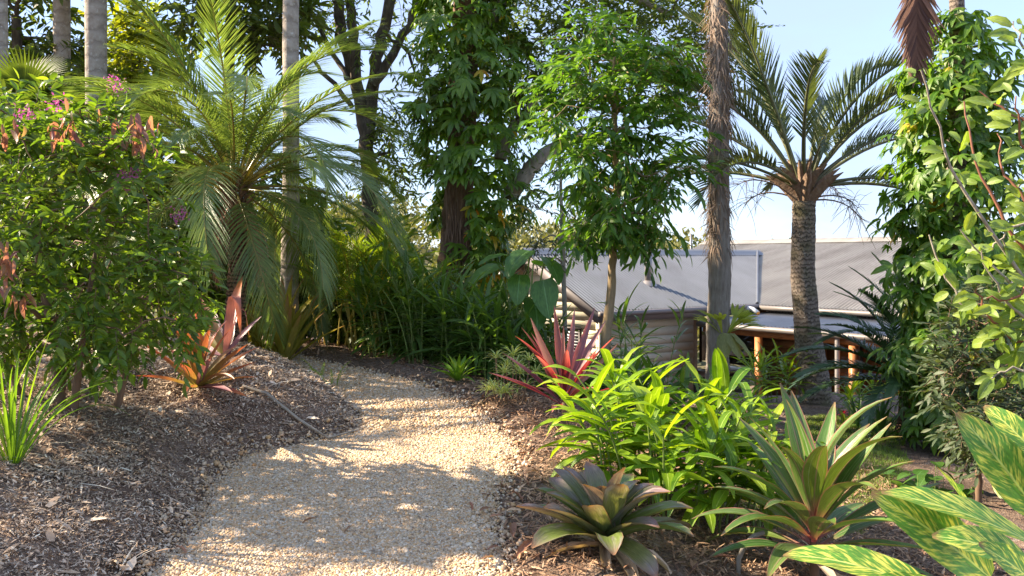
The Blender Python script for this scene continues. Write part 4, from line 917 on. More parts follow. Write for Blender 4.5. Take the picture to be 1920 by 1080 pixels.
for px, py, Y, n, sp in ((118, 232, 5.1, 12, .1), (262, 250, 5.15, 18, .11), (238, 226, 5.2, 6, .06), (18, 500, 4.95, 16, .13), (38, 560, 5.0, 7, .06), (20, 240, 5.1, 7, .08), (190, 215, 5.3, 7, .1)):
    for i in range(int(n * 1.7)):
        p = P(px, py, Y) + g.normal(0, sp, 3) * np.array([.5, .35, .6]); a = g.uniform(0, 6.28)
        place('young_leaf', pkm[i % 2], shrub, p, euler_frames([a], [g.normal(-1.0, .35)], g.normal(0, .5))[0], float(g.uniform(.55, 1.15)))
fl = blade(.022, .014, 'ovate', 2, 2, .2, .6, 0)
for px, py, Y in ((243, 325, 5.25), (235, 340, 5.2), (215, 275, 5.3), (217, 158, 5.6), (110, 200, 5.4), (338, 400, 5.6), (50, 215, 5.2)):
    n = 60; T_ = P(px, py, Y) + g.normal(0, .035, (n, 3)); obj('flower_cluster', inst(fl, T_, frames(g.normal(0, 1, (n, 3)), g.normal(0, 1, (n, 3))), g.uniform(.7, 1.3, n)), L_purple, shrub, kind='stuff')

# dry stalk lying across the bank, loose dry leaves
pts = []
for px, py in ((455, 722), (500, 737), (560, 765), (615, 785), (680, 812)):
    Y = 3042 / (py - 373) if py > 790 else 6.9 - (py - 722) * .004; x_ = (px - CX) / FPX * Y; pts.append((x_, Y, H(x_, Y) + .035))
st_ = tag(obj('fallen_stalk', tube(pts, [.012, .014, .012, .01, .006], 6), B_pale), 'long pale dry palm stalk lying across the mulch bank', 'stalk')
dl_ = [mesh_np('fallen_leaf', *blade(.15, .07, 'ovate', 6, 5, .1, .5, .6, .06, .08, 1.2, i), L_brown) for i in range(3)]
for i, (px, py) in enumerate(((900, 972), (918, 985), (960, 1000), (925, 1060), (935, 1040), (880, 955), (960, 940), (1005, 905), (905, 930), (590, 985), (330, 1040), (1000, 1045), (990, 870), (660, 1000), (1440, 1020), (1300, 1050), (1340, 1010), (950, 975))):
    Y = 3042 / (py - 373); x_ = (px - CX) / FPX * Y; z_ = H(x_, Y) + .045
    o = bpy.data.objects.new('fallen_leaf', dl_[i % 3]); COL.objects.link(o); o.location = (x_, Y, z_); o.rotation_euler = (g.normal(0, .25), g.normal(0, .25), g.uniform(0, 6.28)); s_ = g.uniform(.5, 1.1) * (.5 if 500 < px < 700 else 1); o.scale = (s_,) * 3
    tag(o, 'curled dry brown leaf lying on the gravel or mulch beside the path', 'fallen leaf', 'dry leaves fallen along the path')

# ------------------------------------------------------------------ palms
g = np.random.default_rng(33)
def on(pos): return np.array([pos[0], pos[1], H(pos[0], pos[1])])
# date palm left of the path
c = P(440, 372, 9.6); b0 = on((c[0] + .0, c[1])); 
t = thing('date_palm', 'feathery date palm with arching fronds behind the leafy shrub', 'palm', b0)
palm_trunk(b0, [b0 - [0, 0, .1], (b0 + c) / 2 + [.03, 0, 0], c], [.12, .105, .12], B_date, t, 12, 60, .12)
dg = [frond(2.4, 96, .50, .017, ar, .1, .3, .8, .75, .2, i, rad=.014, endk=.45, curl=cu) for i, (ar, cu) in enumerate(((1.35, .06), (1.75, -.08), (1.0, .1), (2.1, .04), (.85, -.07), (1.5, -.02)))]
sp = [(i * 2.39996 + .3 + g.normal(0, .15), -.35 + 1.65 * (i / 60) ** .75 + g.normal(0, .12), 1.0 * g.uniform(.75, 1.05)) for i in range(60)]
fronds(t, dg, L_date, c + np.array([0, 0, .1]), sp, g)
dead = frond(1.3, 40, .25, .012, 1.2, -.3, .2, .7, .9, .2, 3, rad=.014)
fronds(t, [dead], L_brown, c, [(a, -.55, .8) for a in (.5, 2.2, 3.3, 4.6, 1.4)], g, 'dead_frond')
n = 130; a = g.uniform(0, 6.28, n); T_ = c + np.stack([np.sin(a) * .1, np.cos(a) * .1, g.uniform(-.45, .1, n)], -1)
obj('leaf_base_stub', inst(blade(.22, .05, 'strap', 3, 3, .2, .4, .5), T_, euler_frames(a, g.uniform(.5, 1.0, n)), g.uniform(.7, 1.2, n)), B_boot, t, kind='stuff')

# tall slender palms: only the trunks reach down into the picture
cg = [frond(1.9, 40, .5, .035, ar, .3, .2, .9, .7, .15, i, rad=.018) for i, ar in enumerate((1.3, 1.7, 1.0))]
for lab, px, Y, pxt, r, zt, mat in (('pale grey palm trunk rising behind the date palm', 541, 11.2, 551, .105, 6.6, B_greyp), ('grey palm trunk with lichen rising above the leafy shrub', 178, 12.5, 184, .15, 7.4, B_greyp),
        ('dim slender palm trunk between the other trunks on the left', 116, 14.0, 119, .13, 7.9, B_greyp), ('palm trunk cut by the left edge of the picture', 2, 11.5, 2, .095, 7.2, B_greyp)):
    b0 = on(((px - CX) / FPX * Y, Y)); top = np.array([(pxt - CX) / FPX * Y, Y, zt])
    t = thing('tall_palm', lab, 'palm', b0, 'tall slender palms')
    palm_trunk(b0, [b0 - [0, 0, .1], b0 * .66 + top * .34 + [.01, 0, 0], b0 * .3 + top * .7 - [.02, 0, 0], top], [r * 1.25, r * 1.03, r, r * .9], mat, t, 14, 50, .015)
    fronds(t, cg, L_mid, top, [(i * 2.4, -.1 + 1.2 * i / 9, 1.0) for i in range(9)], g)

# triangle palm in front of the verandah
Y = 11.3; c = P(1508, 392, Y); b0 = on((P(1530, 700, Y)[0], Y))
t = thing('triangle_palm', 'blue green palm with ringed trunk and upright fronds before the house', 'palm', b0)
palm_trunk(b0, [b0 - [0, 0, .15], P(1527, 720, Y), P(1514, 620, Y), P(1505, 520, Y), P(1507, 400, Y), c + [0, 0, .1]], [.23, .20, .17, .155, .148, .15], B_palm, t, 18, 130, .035)
bt = blade(.66, .22, 'strap', 6, 5, .25, .25, .9)
bm = mesh_np('leaf_base', *bt, B_boot)
for i in range(20):
    a = i * 2.4; place('leaf_base', bm, t, c + np.array([math.sin(a) * .06, math.cos(a) * .06, -.05 + .25 * i / 20]), euler_frames([a], [.62 + .5 * i / 20], 0)[0], float(1.05 - .25 * i / 20))
tg = [frond(2.8, 66, .52, .030, ar, .03, .85, .8, .35, .26, i, rad=.026, endk=.4, curl=cu) for i, (ar, cu) in enumerate(((1.0, .04), (1.35, -.06), (.7, .08), (1.15, -.08), (1.5, .03)))]
# azimuths in three loose ranks, seen here to the left, right and back
sp = []
for az, el, s in ((-1.35, .28, .92), (-1.6, .55, .95), (-1.25, .8, 1.0), (-1.75, 1.0, 1.05), (-1.3, 1.2, 1.1), (1.35, .15, .9), (1.65, .32, .9), (1.2, .5, .95), (1.5, .72, 1.0), (1.8, .9, 1.0), (1.3, 1.12, 1.08),
                  (0.2, .6, .9), (-.3, .85, 1.0), (.4, 1.05, 1.0), (3.1, .75, .8), (2.7, 1.0, .95), (3.5, 1.1, 1.0), (-.7, 1.3, 1.1), (.9, 1.35, 1.1), (2.2, 1.3, 1.1), (4.2, 1.32, 1.1), (-2.2, .4, .85)):
    sp.append((az + g.normal(0, .15), el * .9 + g.normal(0, .07), s * g.uniform(.9, 1.05)))
fronds(t, tg, L_tri, c + np.array([0, 0, .28]), sp, g, rj=.3)
for az, el, L_ in ((-1.5, .35, 1.0), (-1.2, .1, .8), (1.3, .0, .9), (1.6, -.2, .8), (.4, .6, .9), (1.0, .3, .8)):
    parts = []; d = np.array([math.sin(az) * math.cos(el), math.cos(az) * math.cos(el), math.sin(el)]); p0 = c + np.array([0, 0, .15]) + d * .15
    main_ = curve(p0, p0 + d * L_ * .5 + [0, 0, .12], p0 + d * L_ * .75 + [0, 0, -.12], 7); parts.append(tube(main_, np.linspace(.012, .005, 7), 4))
    for k in range(26):
        q = main_[3 + k % 4]; e = q + g.normal(0, .14, 3) + d * .12 + [0, 0, -.16]; m_ = (q + e) / 2 + g.normal(0, .04, 3) + [0, 0, .05]
        parts.append(tube(curve(q, m_, e, 4), [.004, .0035, .003, .002], 3))
    obj('seed_stalk', merge(parts), B_stemb, t)

# shaggy trunk with the staghorn
Y = 11.0; b0 = on((P(1346, 700, Y)[0], Y)); top = P(1350, -260, Y)
t = thing('shaggy_palm', 'straight trunk wrapped in shaggy fibre with a staghorn fern on it', 'palm', b0)
palm_trunk(b0, [b0 - [0, 0, .15], P(1345, 660, Y), P(1350, 520, Y), P(1347, 300, Y), P(1349, 150, Y), P(1347, 0, Y), top], [.16, .145, .14, .132, .124, .116, .11], B_shag, t, 16, 120, .05)
n = 2600; z = g.uniform(P(0, 470, Y)[2], top[2], n); a = g.uniform(0, 6.28, n); k = (np.sin(z * 2.1 + 1.1 * np.sin(a + z)) + .3 * np.cos(a - 1.0) > g.normal(-.25, .4, n)) | (np.abs(np.sin(a / 2 - .8)) > .8); z, a = z[k], a[k]; n = len(z)
T_ = np.stack([P(1349, 0, Y)[0] + np.sin(a) * .135, Y - np.cos(a) * .135, z], -1); dd = np.stack([np.sin(a) * .35, -np.cos(a) * .35, -np.ones(n)], -1) + g.normal(0, .32, (n, 3))
obj('bark_fibre', inst(blade(.2, .016, 'blade', 3, 2, .2, .5, 0), T_, frames(dd, np.stack([np.sin(a), -np.cos(a), .1 * np.ones(n)], -1)), g.uniform(.5, 1.5, n)), B_fibre, t, kind='stuff')
fronds(t, cg, L_mid, top, [(i * 2.4, -.1 + 1.2 * i / 9, 1.0) for i in range(9)], g)
c = P(1352, 622, Y) - np.array([0, .16, 0])
t = thing('staghorn_fern', 'pale staghorn fern clinging to the shaggy trunk', 'fern', c)
def antler(L, seed):
    gg = np.random.default_rng(seed); parts = [blade(L * .62, .16 * L, 'wedge', 5, 3, .1, .3, .2)]
    for a_ in (-.42, -.16, .12, .4):
        b_ = blade(L * gg.uniform(.42, .55), .10 * L, 'strap', 4, 3, -.15, .5, .2); M_ = euler_frames([a_], [0])[0]; parts.append((b_[0] @ M_.T + np.array([a_ * .25 * L * .8, L * .52, .02]), b_[1], b_[2]))
    return merge(parts)
am = [mesh_np('antler_frond', *antler(.62, i), L_stag) for i in range(3)]
for i, (az, el) in enumerate(((1.35, .75), (1.7, .55), (1.05, 1.0), (2.0, .9), (2.4, .6), (-1.4, .7), (-1.1, .95), (3.6, .8), (1.5, .3))): place('antler_frond', am[i % 3], t, c + np.array([.06 * math.sin(az), 0, 0]), euler_frames([az], [el], g.normal(0, .3))[0], float(g.uniform(.65, .85)))
shm = mesh_np('shield_frond', *blade(.36, .26, 'heart', 7, 7, .2, .5, -.35, .03), L_shield)
for az, el, dx in ((2.6, -1.1, .08), (3.4, -1.25, .0), (2.0, -.9, .12)): place('shield_frond', shm, t, c + np.array([dx, -.02, .0]), euler_frames([az], [el], 0)[0], 1.0)

# cycad
c = P(1712, 715, 9.4); b0 = on(c); t = thing('cycad', 'dark glossy cycad with long arching fronds beside the vine column', 'cycad', b0)
obj('trunk', tube([b0 - [0, 0, .1], b0 + [0, 0, .2], (b0[0], b0[1], c[2] + .05)], [.17, .16, .12], 12, .12), B_date, t)
yg = [frond(1.5, 74, .24, .026, ar, .15, .35, 1.1, .25, .1, i, rad=.012, endk=.35) for i, ar in enumerate((1.0, 1.3, .8))]
fronds(t, yg, L_cycad, (c[0], c[1], c[2]), [(-1.65, .45, 1.0), (-1.35, .22, .95), (-1.9, .25, 1.0), (-1.55, -.02, .95), (-2.3, .05, .9), (-1.1, .6, .9), (-1.8, .8, .85), (-2.6, .35, .85), (-.6, .5, .9), (.3, .6, .9), (1.2, .4, .9), (2.2, .4, .9), (3.0, .3, .85), (-1.5, 1.0, .85), (-1.0, 1.1, .9), (-2.0, 1.15, .9)], g)
yg2 = [frond(1.15, 40, .17, .016, .4, .15, .5, .8, .2, .12, i + 7, rad=.008, endk=.3) for i in range(2)]
c2 = P(1735, 640, 9.9); b2 = on(c2); t = thing('tree_cycad', 'taller cycad reaching out of the left side of the vine column', 'cycad', b2)
obj('trunk', tube([b2 - [0, 0, .1], (b2 + c2) / 2, c2], [.12, .11, .09], 10, .1), B_date, t)
fronds(t, yg2 + yg[:1], L_cycad, c2, [(-1.3, .85, 1.0), (-1.2, .55, .95), (-1.65, .2, .9), (-1.9, .5, .9), (-1.4, 1.1, 1.0), (1.3, .5, .9), (.2, .8, .9), (2.8, .7, .9)], g)

# ------------------------------------------------------------------ trees of the middle distance
def vine_column(root, axis, prof, Y, n, geos, mat, g, n_ind, yellow=None, sz=(.8, 1.2), dens_out=.25, bare=None):
    """palm-shaped leaves shingled over a trunk; prof = rows of (py, half width left, half width right) in photo pixels"""
    pr = np.array(prof, float); py = g.uniform(pr[0, 0], pr[-1, 0], n); a = g.uniform(-math.pi, math.pi, n)      # a = 0 faces the camera
    hl, hr = np.interp(py, pr[:, 0], pr[:, 1]), np.interp(py, pr[:, 0], pr[:, 2]); ax_ = np.interp(py, axis[0], axis[1])
    lob = 1 + .2 * np.sin(py * .045 + 2.2 * a) + .13 * np.sin(py * .11 - 3 * a)
    rad = np.where(np.sin(a) < 0, hl, hr) * lob * g.uniform(1 - dens_out, 1.04, n) * Y / FPX
    dep = np.minimum(hl, hr) * Y / FPX * lob
    z = CZ - (py - HY) / FPX * Y
    T_ = np.stack([(ax_ - CX) / FPX * Y + np.sin(a) * rad, Y - np.cos(a) * np.minimum(rad, dep * 1.3), z], -1)
    out = np.stack([np.sin(a), -np.cos(a), np.zeros(n)], -1)
    d = out * .75 + np.array([0, 0, -.75]) + g.normal(0, .35, (n, 3)); up = out * .8 + np.array([0, 0, .8]) + g.normal(0, .25, (n, 3))
    s = g.uniform(*sz, n) * np.where(g.random(n) < .2, .65, 1.0)
    if bare is not None:
        kp = ~bare(py, a, g); py, a, T_, d, up, s = py[kp], a[kp], T_[kp], d[kp], up[kp], s[kp]; n = len(py)
    ye = np.zeros(n, bool) if yellow is None else yellow(py, a, g)
    leafset(root, geos, T_[~ye], frames(d, up)[~ye], s[~ye], mat, n_ind, 'leaf', 'vine_foliage', g)
    if ye.any():
        mes = [mesh_np('yellow_leaf', *q, L_yellow) for q in geos]
        for i in np.nonzero(ye)[0]: place('yellow_leaf', mes[i % len(mes)], root, T_[i], frames(d[i:i + 1], up[i:i + 1])[0], float(s[i]))
pal = [palmate(5, .27, .115, 1.25, .9, i) for i in range(3)] + [palmate(3, .28, .13, .8, .8, 9)]

# vine clad tree in the centre
Y = 13.6; b0 = on((P(852, 560, Y)[0], Y))
t = thing('vine_clad_tree', 'big trunk smothered in climbing vine at the centre of the picture', 'tree', b0)
pts = [b0 - [0, 0, .2], P(852, 540, Y), P(856, 440, Y), P(862, 340, Y), P(868, 200, Y), P(872, 60, Y), P(872, -120, Y), P(872, -250, Y)]
palm_trunk(b0, pts, [.40, .31, .25, .22, .21, .2, .19, .16], B_fig, t, 16, 70, .08)
for k in range(9):   # hanging roots on the trunk
    px0 = 835 + k * 5; obj('aerial_root', tube([P(px0 + g.normal(0, 6), 330 + 12 * k, Y - .27), P(px0 + g.normal(0, 6), 430, Y - .31), P(px0 + g.normal(0, 10) - 4, 560, Y - .36)], .014, 5), B_fig, t)
vine_column(t, ([-150, 100, 300, 540], [866, 872, 888, 880]), [(-150, 85, 70), (0, 85, 90), (100, 90, 100), (200, 105, 110), (330, 92, 100), (400, 72, 88), (450, 48, 72), (500, 40, 55), (545, 30, 60)], Y, 1700, pal, L_vine, g, 300,
            lambda py, a, g: (g.random(len(py)) < np.where((py > 360) & (a > -.2), .16, .012)), bare=lambda py, a, g: (py > 340) & (a > -1.6) & (a < -.05) & (g.random(len(py)) < .9))
for q, r in (([(955, 372), (990, 320), (1035, 278), (1075, 262), (1150, 250)], [.14, .12, .10, .085, .06]), ([(938, 300), (955, 255), (975, 222), (1000, 190), (1030, 150)], [.10, .085, .075, .06, .05]),
             ([(975, 222), (968, 200), (962, 170), (945, 150)], [.06, .05, .04, .03]), ([(985, 205), (1010, 180), (1020, 140), (1060, 90)], [.05, .05, .04, .04]), ([(905, 60), (935, 20), (960, -30), (990, -80)], [.10, .09, .08, .07]), ([(900, -60), (1000, -70), (1130, -30), (1260, 30)], [.12, .10, .08, .05])):
    nq = len(q); pp_ = np.array([P(*a, Y + .1 * i) for i, a in enumerate(q)]); ti = np.linspace(0, nq - 1, nq * 4); pi = np.stack([np.interp(ti, np.arange(nq), pp_[:, k]) for k in range(3)], 1); pi[1:-1] += g.normal(0, .015, (len(pi) - 2, 3))
    obj('limb', tube(pi, np.interp(ti, np.arange(nq), r), 10, .08, 2), B_pale, t)
sl3 = [blade(.105, .055, 'ovate', 3, 3, .1, .4, .2, seed=i) for i in range(2)]
C_ = np.concatenate([poly_px([(900, -160), (1400, -160), (1415, 40), (1370, 110), (1330, 200), (1240, 190), (1180, 120), (1060, 200), (960, 190), (905, 60)], 13.2, 16.0, 205, g), poly_px([(800, 150), (930, 120), (960, 190), (880, 215), (800, 200)], 12.9, 13.3, 10, g)])
obj('branchwork', merge(grow(np.array([P(905, 60, Y), P(960, -30, Y + .2), P(1060, -40, Y + .3), P(1130, -30, Y + .4), P(1260, 20, Y + .5)]), np.array([.09, .08, .07, .06, .04]), C_, g, rise=.1)), B_dark, t)
pos, ld, up, seg = sprays(C_, .45, 10, 10, g, .15, C_.mean(0)); leafset(t, sl3, pos, frames(ld, up), g.uniform(.8, 1.25, len(pos)), L_dark, 0, 'leaf', 'crown', g)

# slim young tree left of the shaggy trunk
Y = 9.6; b0 = on((P(1138, 720, Y)[0], Y))
lg = [blade(.15, .068, 'lance', 4, 3, .15, d_, .3, 0, 0, 1.2, i) for i, d_ in enumerate((.7, 1.0, .45))]
C_ = poly_px([(1095, 45), (1150, 20), (1200, 60), (1255, 120), (1290, 210), (1310, 300), (1270, 345), (1225, 410), (1165, 430), (1130, 400), (1070, 330), (1030, 250), (1000, 150), (1050, 130)], 8.9, 10.3, 84, g)
C_ = np.concatenate([C_, poly_px([(1050, 440), (1100, 400), (1250, 420), (1260, 455), (1150, 440)], 9.2, 9.9, 9, g)])
tree('slim_tree', 'slender young tree with drooping green leaves in front of the house gable', b0, [b0 - [0, 0, .1], P(1136, 640, Y), P(1148, 520, Y), P(1153, 440, Y), P(1158, 330, Y), P(1150, 200, Y), P(1152, 70, Y)], [.07, .058, .048, .044, .04, .03, .012], C_, .30, 7, 8, lg, L_slim, B_slim, 300, g, .45, upb=.0, size=(.75, 1.25), aspect=.6)

# see-through sapling behind it
Y = 12.4; b0 = on((P(1062, 560, Y)[0], Y)); sg2 = [blade(.10, .038, 'lance', 3, 3, .1, .6, .2)]
C_ = poly_px([(1000, 330), (1060, 290), (1110, 330), (1110, 470), (1040, 500), (970, 470), (985, 390)], 12.0, 12.8, 26, g)
tree('pale_sapling', 'thin sapling with sparse grey green leaves left of the house roof', b0, [b0 - [0, 0, .1], P(1056, 480, Y), P(1052, 380, Y), P(1050, 290, Y)], .04, C_, .3, 4, 7, sg2, L_grey, B_pale, 0, g, .4)

# many limbed tree behind the date palm
Y = 14.8; b0 = on((P(700, 600, Y)[0], Y))
C_ = np.concatenate([poly_px([(540, -140), (840, -140), (830, 40), (760, 60), (700, 90), (640, 60), (560, 70)], 13.8, 16, 55, g), poly_px([(690, 190), (750, 180), (770, 300), (740, 440), (690, 440), (670, 300)], 14.4, 15, 26, g)])
ml = [blade(.13, .055, 'ovate', 3, 3, .1, .5, .2, seed=i) for i in range(2)]
t = tree('many_limbed_tree', 'dark many limbed tree against the sky behind the date palm', b0, [b0 - [0, 0, .2], P(702, 470, Y), P(692, 330, Y), P(688, 235, Y)], [.2, .16, .14, .13], C_, .5, 6, 9, ml, L_mid, B_dark, 0, g, .2, rise=.2)
for q, r in (([(688, 250), (668, 150), (640, 60), (628, -40), (615, -160)], [.12, .11, .10, .09, .06]), ([(668, 150), (662, 60), (655, -30), (650, -150)], [.09, .09, .08, .05]), ([(690, 245), (700, 150), (720, 60), (738, -40), (750, -150)], [.12, .11, .10, .09, .06]), ([(700, 160), (740, 100), (785, 10), (820, -60)], [.08, .08, .07, .05]),
             ([(672, 170), (630, 110), (590, 30), (560, -40)], [.05, .045, .04, .03]), ([(660, 200), (620, 150), (580, 110), (545, 90)], [.045, .04, .03, .02]), ([(720, 60), (760, 90), (780, 140), (795, 150)], [.035, .03, .02, .015])):
    nq = len(q); pp_ = np.array([P(*a, Y + .15 * i) for i, a in enumerate(q)]); ti = np.linspace(0, nq - 1, nq * 4); pi = np.stack([np.interp(ti, np.arange(nq), pp_[:, k]) for k in range(3)], 1); pi[1:-1] += g.normal(0, .02, (len(pi) - 2, 3))
    obj('limb', tube(pi, np.interp(ti, np.arange(nq), r), 9, .08, 2), B_dark, t)

# trees and bushes closing the left background
big = [blade(.20, .095, 'ovate', 3, 3, .1, .6, .2, seed=i) for i in range(2)]
for lab, poly, Y0, Y1, n, mat, bx, cr_ in (
        ('dark evergreen tree behind the palm trunks at the upper left', [(-120, -140), (330, -140), (120, 0), (100, 60), (180, 120), (220, 210), (-120, 230)], 13.5, 15.5, 95, L_dark, 40, .5),
        ('sunlit yellow green tree between the palm trunks and the date palm', [(200, 40), (250, 20), (300, 50), (330, 130), (310, 210), (190, 200), (190, 100)], 16.0, 18.0, 48, L_sunny, 260, .55),
        ('leafy canopy tree hanging over the date palm from behind', [(285, -140), (560, -140), (560, 80), (500, 120), (420, 70), (330, 60)], 13.0, 15.0, 56, L_dark, 400, .45),
        ('round green bush behind the leafy shrub', [(140, 190), (330, 170), (380, 300), (380, 560), (140, 560)], 12.4, 14.0, 75, L_mid, 250, .45),
        ('broad green bush behind the date palm trunk', [(380, 330), (560, 330), (640, 420), (760, 470), (770, 560), (380, 600)], 12.2, 13.6, 66, L_mid, 520, .4),
        ('dense dark bush behind the ginger clumps and below the big trunk', [(690, 540), (760, 520), (900, 560), (960, 580), (1000, 630), (1010, 720), (690, 680)], 11.2, 12.3, 70, L_dark, 860, .36),
        ('low green bush filling the ground behind the olive bromeliads', [(560, 540), (760, 540), (760, 670), (640, 660), (570, 640)], 11.7, 12.6, 34, L_mid, 650, .33),
        ('shaded bush at the far left behind the flowering shrub', [(-120, 200), (150, 200), (160, 520), (-120, 560)], 9.5, 11.5, 55, L_dark, 40, .4)):
    Yc = (Y0 + Y1) / 2; b0 = on(((bx - CX) / FPX * Yc, Yc)); C_ = poly_px(poly, Y0, Y1, n, g); topz = C_[:, 2].mean()
    tree('background_tree' if 'tree' in lab else 'background_bush', lab, b0, [b0 - [0, 0, .2], (b0 * .5 + np.array([C_[:, 0].mean(), Yc, topz]) * .5), np.array([C_[:, 0].mean(), Yc, topz])], .16 if 'tree' in lab else .07, C_, cr_, 8, 9, big, mat, B_dark, 0, g, .2, cat='tree' if 'tree' in lab else 'bush', group='trees and bushes closing the left background')
# fan palm leaf at the upper left
c = P(48, 168, 10.8); b0 = on(c); t = thing('fan_palm', 'small fan palm between the trunks at the upper left', 'palm', b0)
fan = merge([(lambda b_, M: (b_[0] @ M.T, b_[1], b_[2]))(blade(.55 * (1 - .15 * abs(a_) / 2.4), .035, 'strap', 4, 2, .1, .25, 0), euler_frames([a_], [0])[0]) for a_ in np.linspace(-2.3, 2.3, 46)]); fm = mesh_np('fan_leaf', *fan, L_dark)
obj('trunk', tube([b0 - [0, 0, .1], (b0 + c) / 2 + [.05, 0, 0], c - [0, 0, .3]], .06, 8), B_dark, t)
for dx, dz, az, el in ((0, 0, 3.0, 1.1), (-.35, .1, 4.4, .7), (.3, -.15, 2.0, .5), (.05, .1, .3, .9)):
    q = c + np.array([dx, 0, dz]); obj('leaf_stalk', tube([c - [0, 0, .3], q], .012, 5), B_stemg, t); place('fan_leaf', fm, t, q, euler_frames([az], [el], 0)[0], 1.0)
# trees beyond the left edge that shade the path
for i, (bx, by, zc, rx) in enumerate(((-10.2, 8.2, 5.6, 1.9), (-8.8, 5.0, 5.0, 1.6), (-12.5, 12.8, 6.0, 2.0))):
    b0 = on((bx, by)); C_ = np.array([bx, by, zc]) + norm(g.normal(0, 1, (24, 3))) * g.uniform(.3, 1, (24, 1)) * np.array([rx, rx, rx * .8])
    tree('shade_tree', ('spreading shade tree nearest the path beyond the left edge', 'smaller shade tree beyond the left edge', 'tallest shade tree behind the left bank')[i], b0, [b0 - [0, 0, .2], b0 * .5 + np.array([bx, by, zc]) * .5 + [.1, 0, 0], (bx, by, zc)], .16, C_, .6, 4, 6, big, L_mid, B_dark, 0, g, group='shade trees beyond the left edge')

# ------------------------------------------------------------------ understorey behind the path
cpg = [frond(1.05, 30, .30, .02, ar, .2, .45, .85, .6, .18, i, rad=.008, curl=cu) for i, (ar, cu) in enumerate(((1.1, .05), (1.5, -.05), (.8, .0)))]
cpm = [mesh_np('frond', *q, L_cane) for q in cpg]
for lab, px, Y, nst, hh_ in (('golden cane palm clump with yellow stems at the path turn', 682, 10.9, 9, (.7, 1.5)), ('smaller golden cane palm left of the yellow stemmed clump', 622, 11.6, 6, (.6, 1.2)), ('cane palm rising behind the dark ginger beside the big trunk', 748, 12.0, 6, (.8, 1.6))):
    c = on(((px - CX) / FPX * Y, Y)); t = thing('cane_palm', lab, 'palm', c, 'cane palms behind the path')
    for i in range(nst):
        a = g.uniform(0, 6.28); q = c + np.array([math.sin(a) * .18, math.cos(a) * .18, 0]); h_ = g.uniform(*hh_); tp_ = q + np.array([math.sin(a) * .2, math.cos(a) * .2, h_ * .7])
        obj('stem', tube(curve(q - [0, 0, .1], (q + tp_) / 2 - [math.sin(a) * .05, 0, 0], tp_, 6), np.linspace(.018, .011, 6), 6), B_stemy, t)
        for k in range(4): place('frond', cpm[int(g.integers(3))], t, tp_, euler_frames([a + k * 1.6 + g.normal(0, .3)], [g.uniform(.55, 1.3)], 0)[0], float(g.uniform(.75, 1.05)))
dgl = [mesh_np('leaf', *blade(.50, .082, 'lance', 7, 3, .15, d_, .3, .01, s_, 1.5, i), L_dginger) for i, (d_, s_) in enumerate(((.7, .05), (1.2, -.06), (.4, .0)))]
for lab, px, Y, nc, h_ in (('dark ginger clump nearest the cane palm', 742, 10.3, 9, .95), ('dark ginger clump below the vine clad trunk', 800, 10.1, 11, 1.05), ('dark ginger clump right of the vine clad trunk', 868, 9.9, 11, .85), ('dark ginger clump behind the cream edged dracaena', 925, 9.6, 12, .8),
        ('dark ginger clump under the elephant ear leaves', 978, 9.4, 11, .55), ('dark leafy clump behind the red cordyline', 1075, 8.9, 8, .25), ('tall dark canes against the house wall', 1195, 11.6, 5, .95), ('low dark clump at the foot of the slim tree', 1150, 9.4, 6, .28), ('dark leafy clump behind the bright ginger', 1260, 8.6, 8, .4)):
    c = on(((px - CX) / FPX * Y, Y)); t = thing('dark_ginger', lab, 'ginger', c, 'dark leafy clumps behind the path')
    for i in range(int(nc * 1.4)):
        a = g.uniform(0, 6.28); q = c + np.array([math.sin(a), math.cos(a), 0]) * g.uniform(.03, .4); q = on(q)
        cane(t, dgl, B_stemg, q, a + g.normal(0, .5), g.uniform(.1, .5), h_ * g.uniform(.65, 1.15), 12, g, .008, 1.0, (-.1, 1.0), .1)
# elephant ear
c = on((P(985, 600, 9.7)[0], 9.7)); t = thing('elephant_ear', 'elephant ear plant with huge heart shaped leaves left of the house gable', 'plant', c)
em = [mesh_np('leaf', *blade(.46, .36, 'heart', 9, 9, .15, d_, .12, .015, s_, 1.4, i), L_ear) for i, (d_, s_) in enumerate(((.6, .03), (.9, -.03)))]
for i, (px, py, Y, az, el) in enumerate(((955, 478, 9.6, 4.2, -.2), (992, 470, 9.5, 3.9, -.5), (1022, 482, 9.4, 2.6, -.7), (975, 515, 9.4, 3.3, -.8), (1018, 525, 9.3, 2.9, -.95), (935, 500, 9.8, 4.6, -.4), (1000, 495, 9.9, 2.0, -.2), (1000, 560, 9.5, 3.0, -.7))):
    q = P(px, py, Y); obj('leaf_stalk', tube(curve(c, (c + q) / 2 + [0, 0, .2], q, 8), np.linspace(.016, .009, 8), 6), B_stemg, t); place('leaf', em[i % 2], t, q, euler_frames([az], [el], g.normal(0, .2))[0], float(g.uniform(.85, 1.1)))
# bright low clumps near the house
yl = [mesh_np('leaf', *blade(.36, .07, 'lance', 6, 3, .2, d_, .35, .01, s_, 1.5, i), L_ginger) for i, (d_, s_) in enumerate(((.7, .05), (1.0, -.06)))]
for lab, px, Y, nc, h_ in (('yellow green clump in front of the verandah left of the ringed palm', 1452, 11.4, 13, .55), ('green clump in front of the bare wall by the shaggy trunk', 1390, 8.6, 7, .4), ('low green clump at the foot of the cycad', 1600, 10.4, 7, .35)):
    c = on(((px - CX) / FPX * Y, Y)); t = thing('leafy_clump', lab, 'plant', c, 'low leafy clumps before the verandah')
    for i in range(nc):
        a = g.uniform(0, 6.28); q = on(c + np.array([math.sin(a), math.cos(a), 0]) * g.uniform(.03, .4)); cane(t, yl, B_stemg, q, a, g.uniform(.1, .45), h_ * g.uniform(.75, 1.1), 10, g, .008, 1.0, (.0, 1.1), .3)
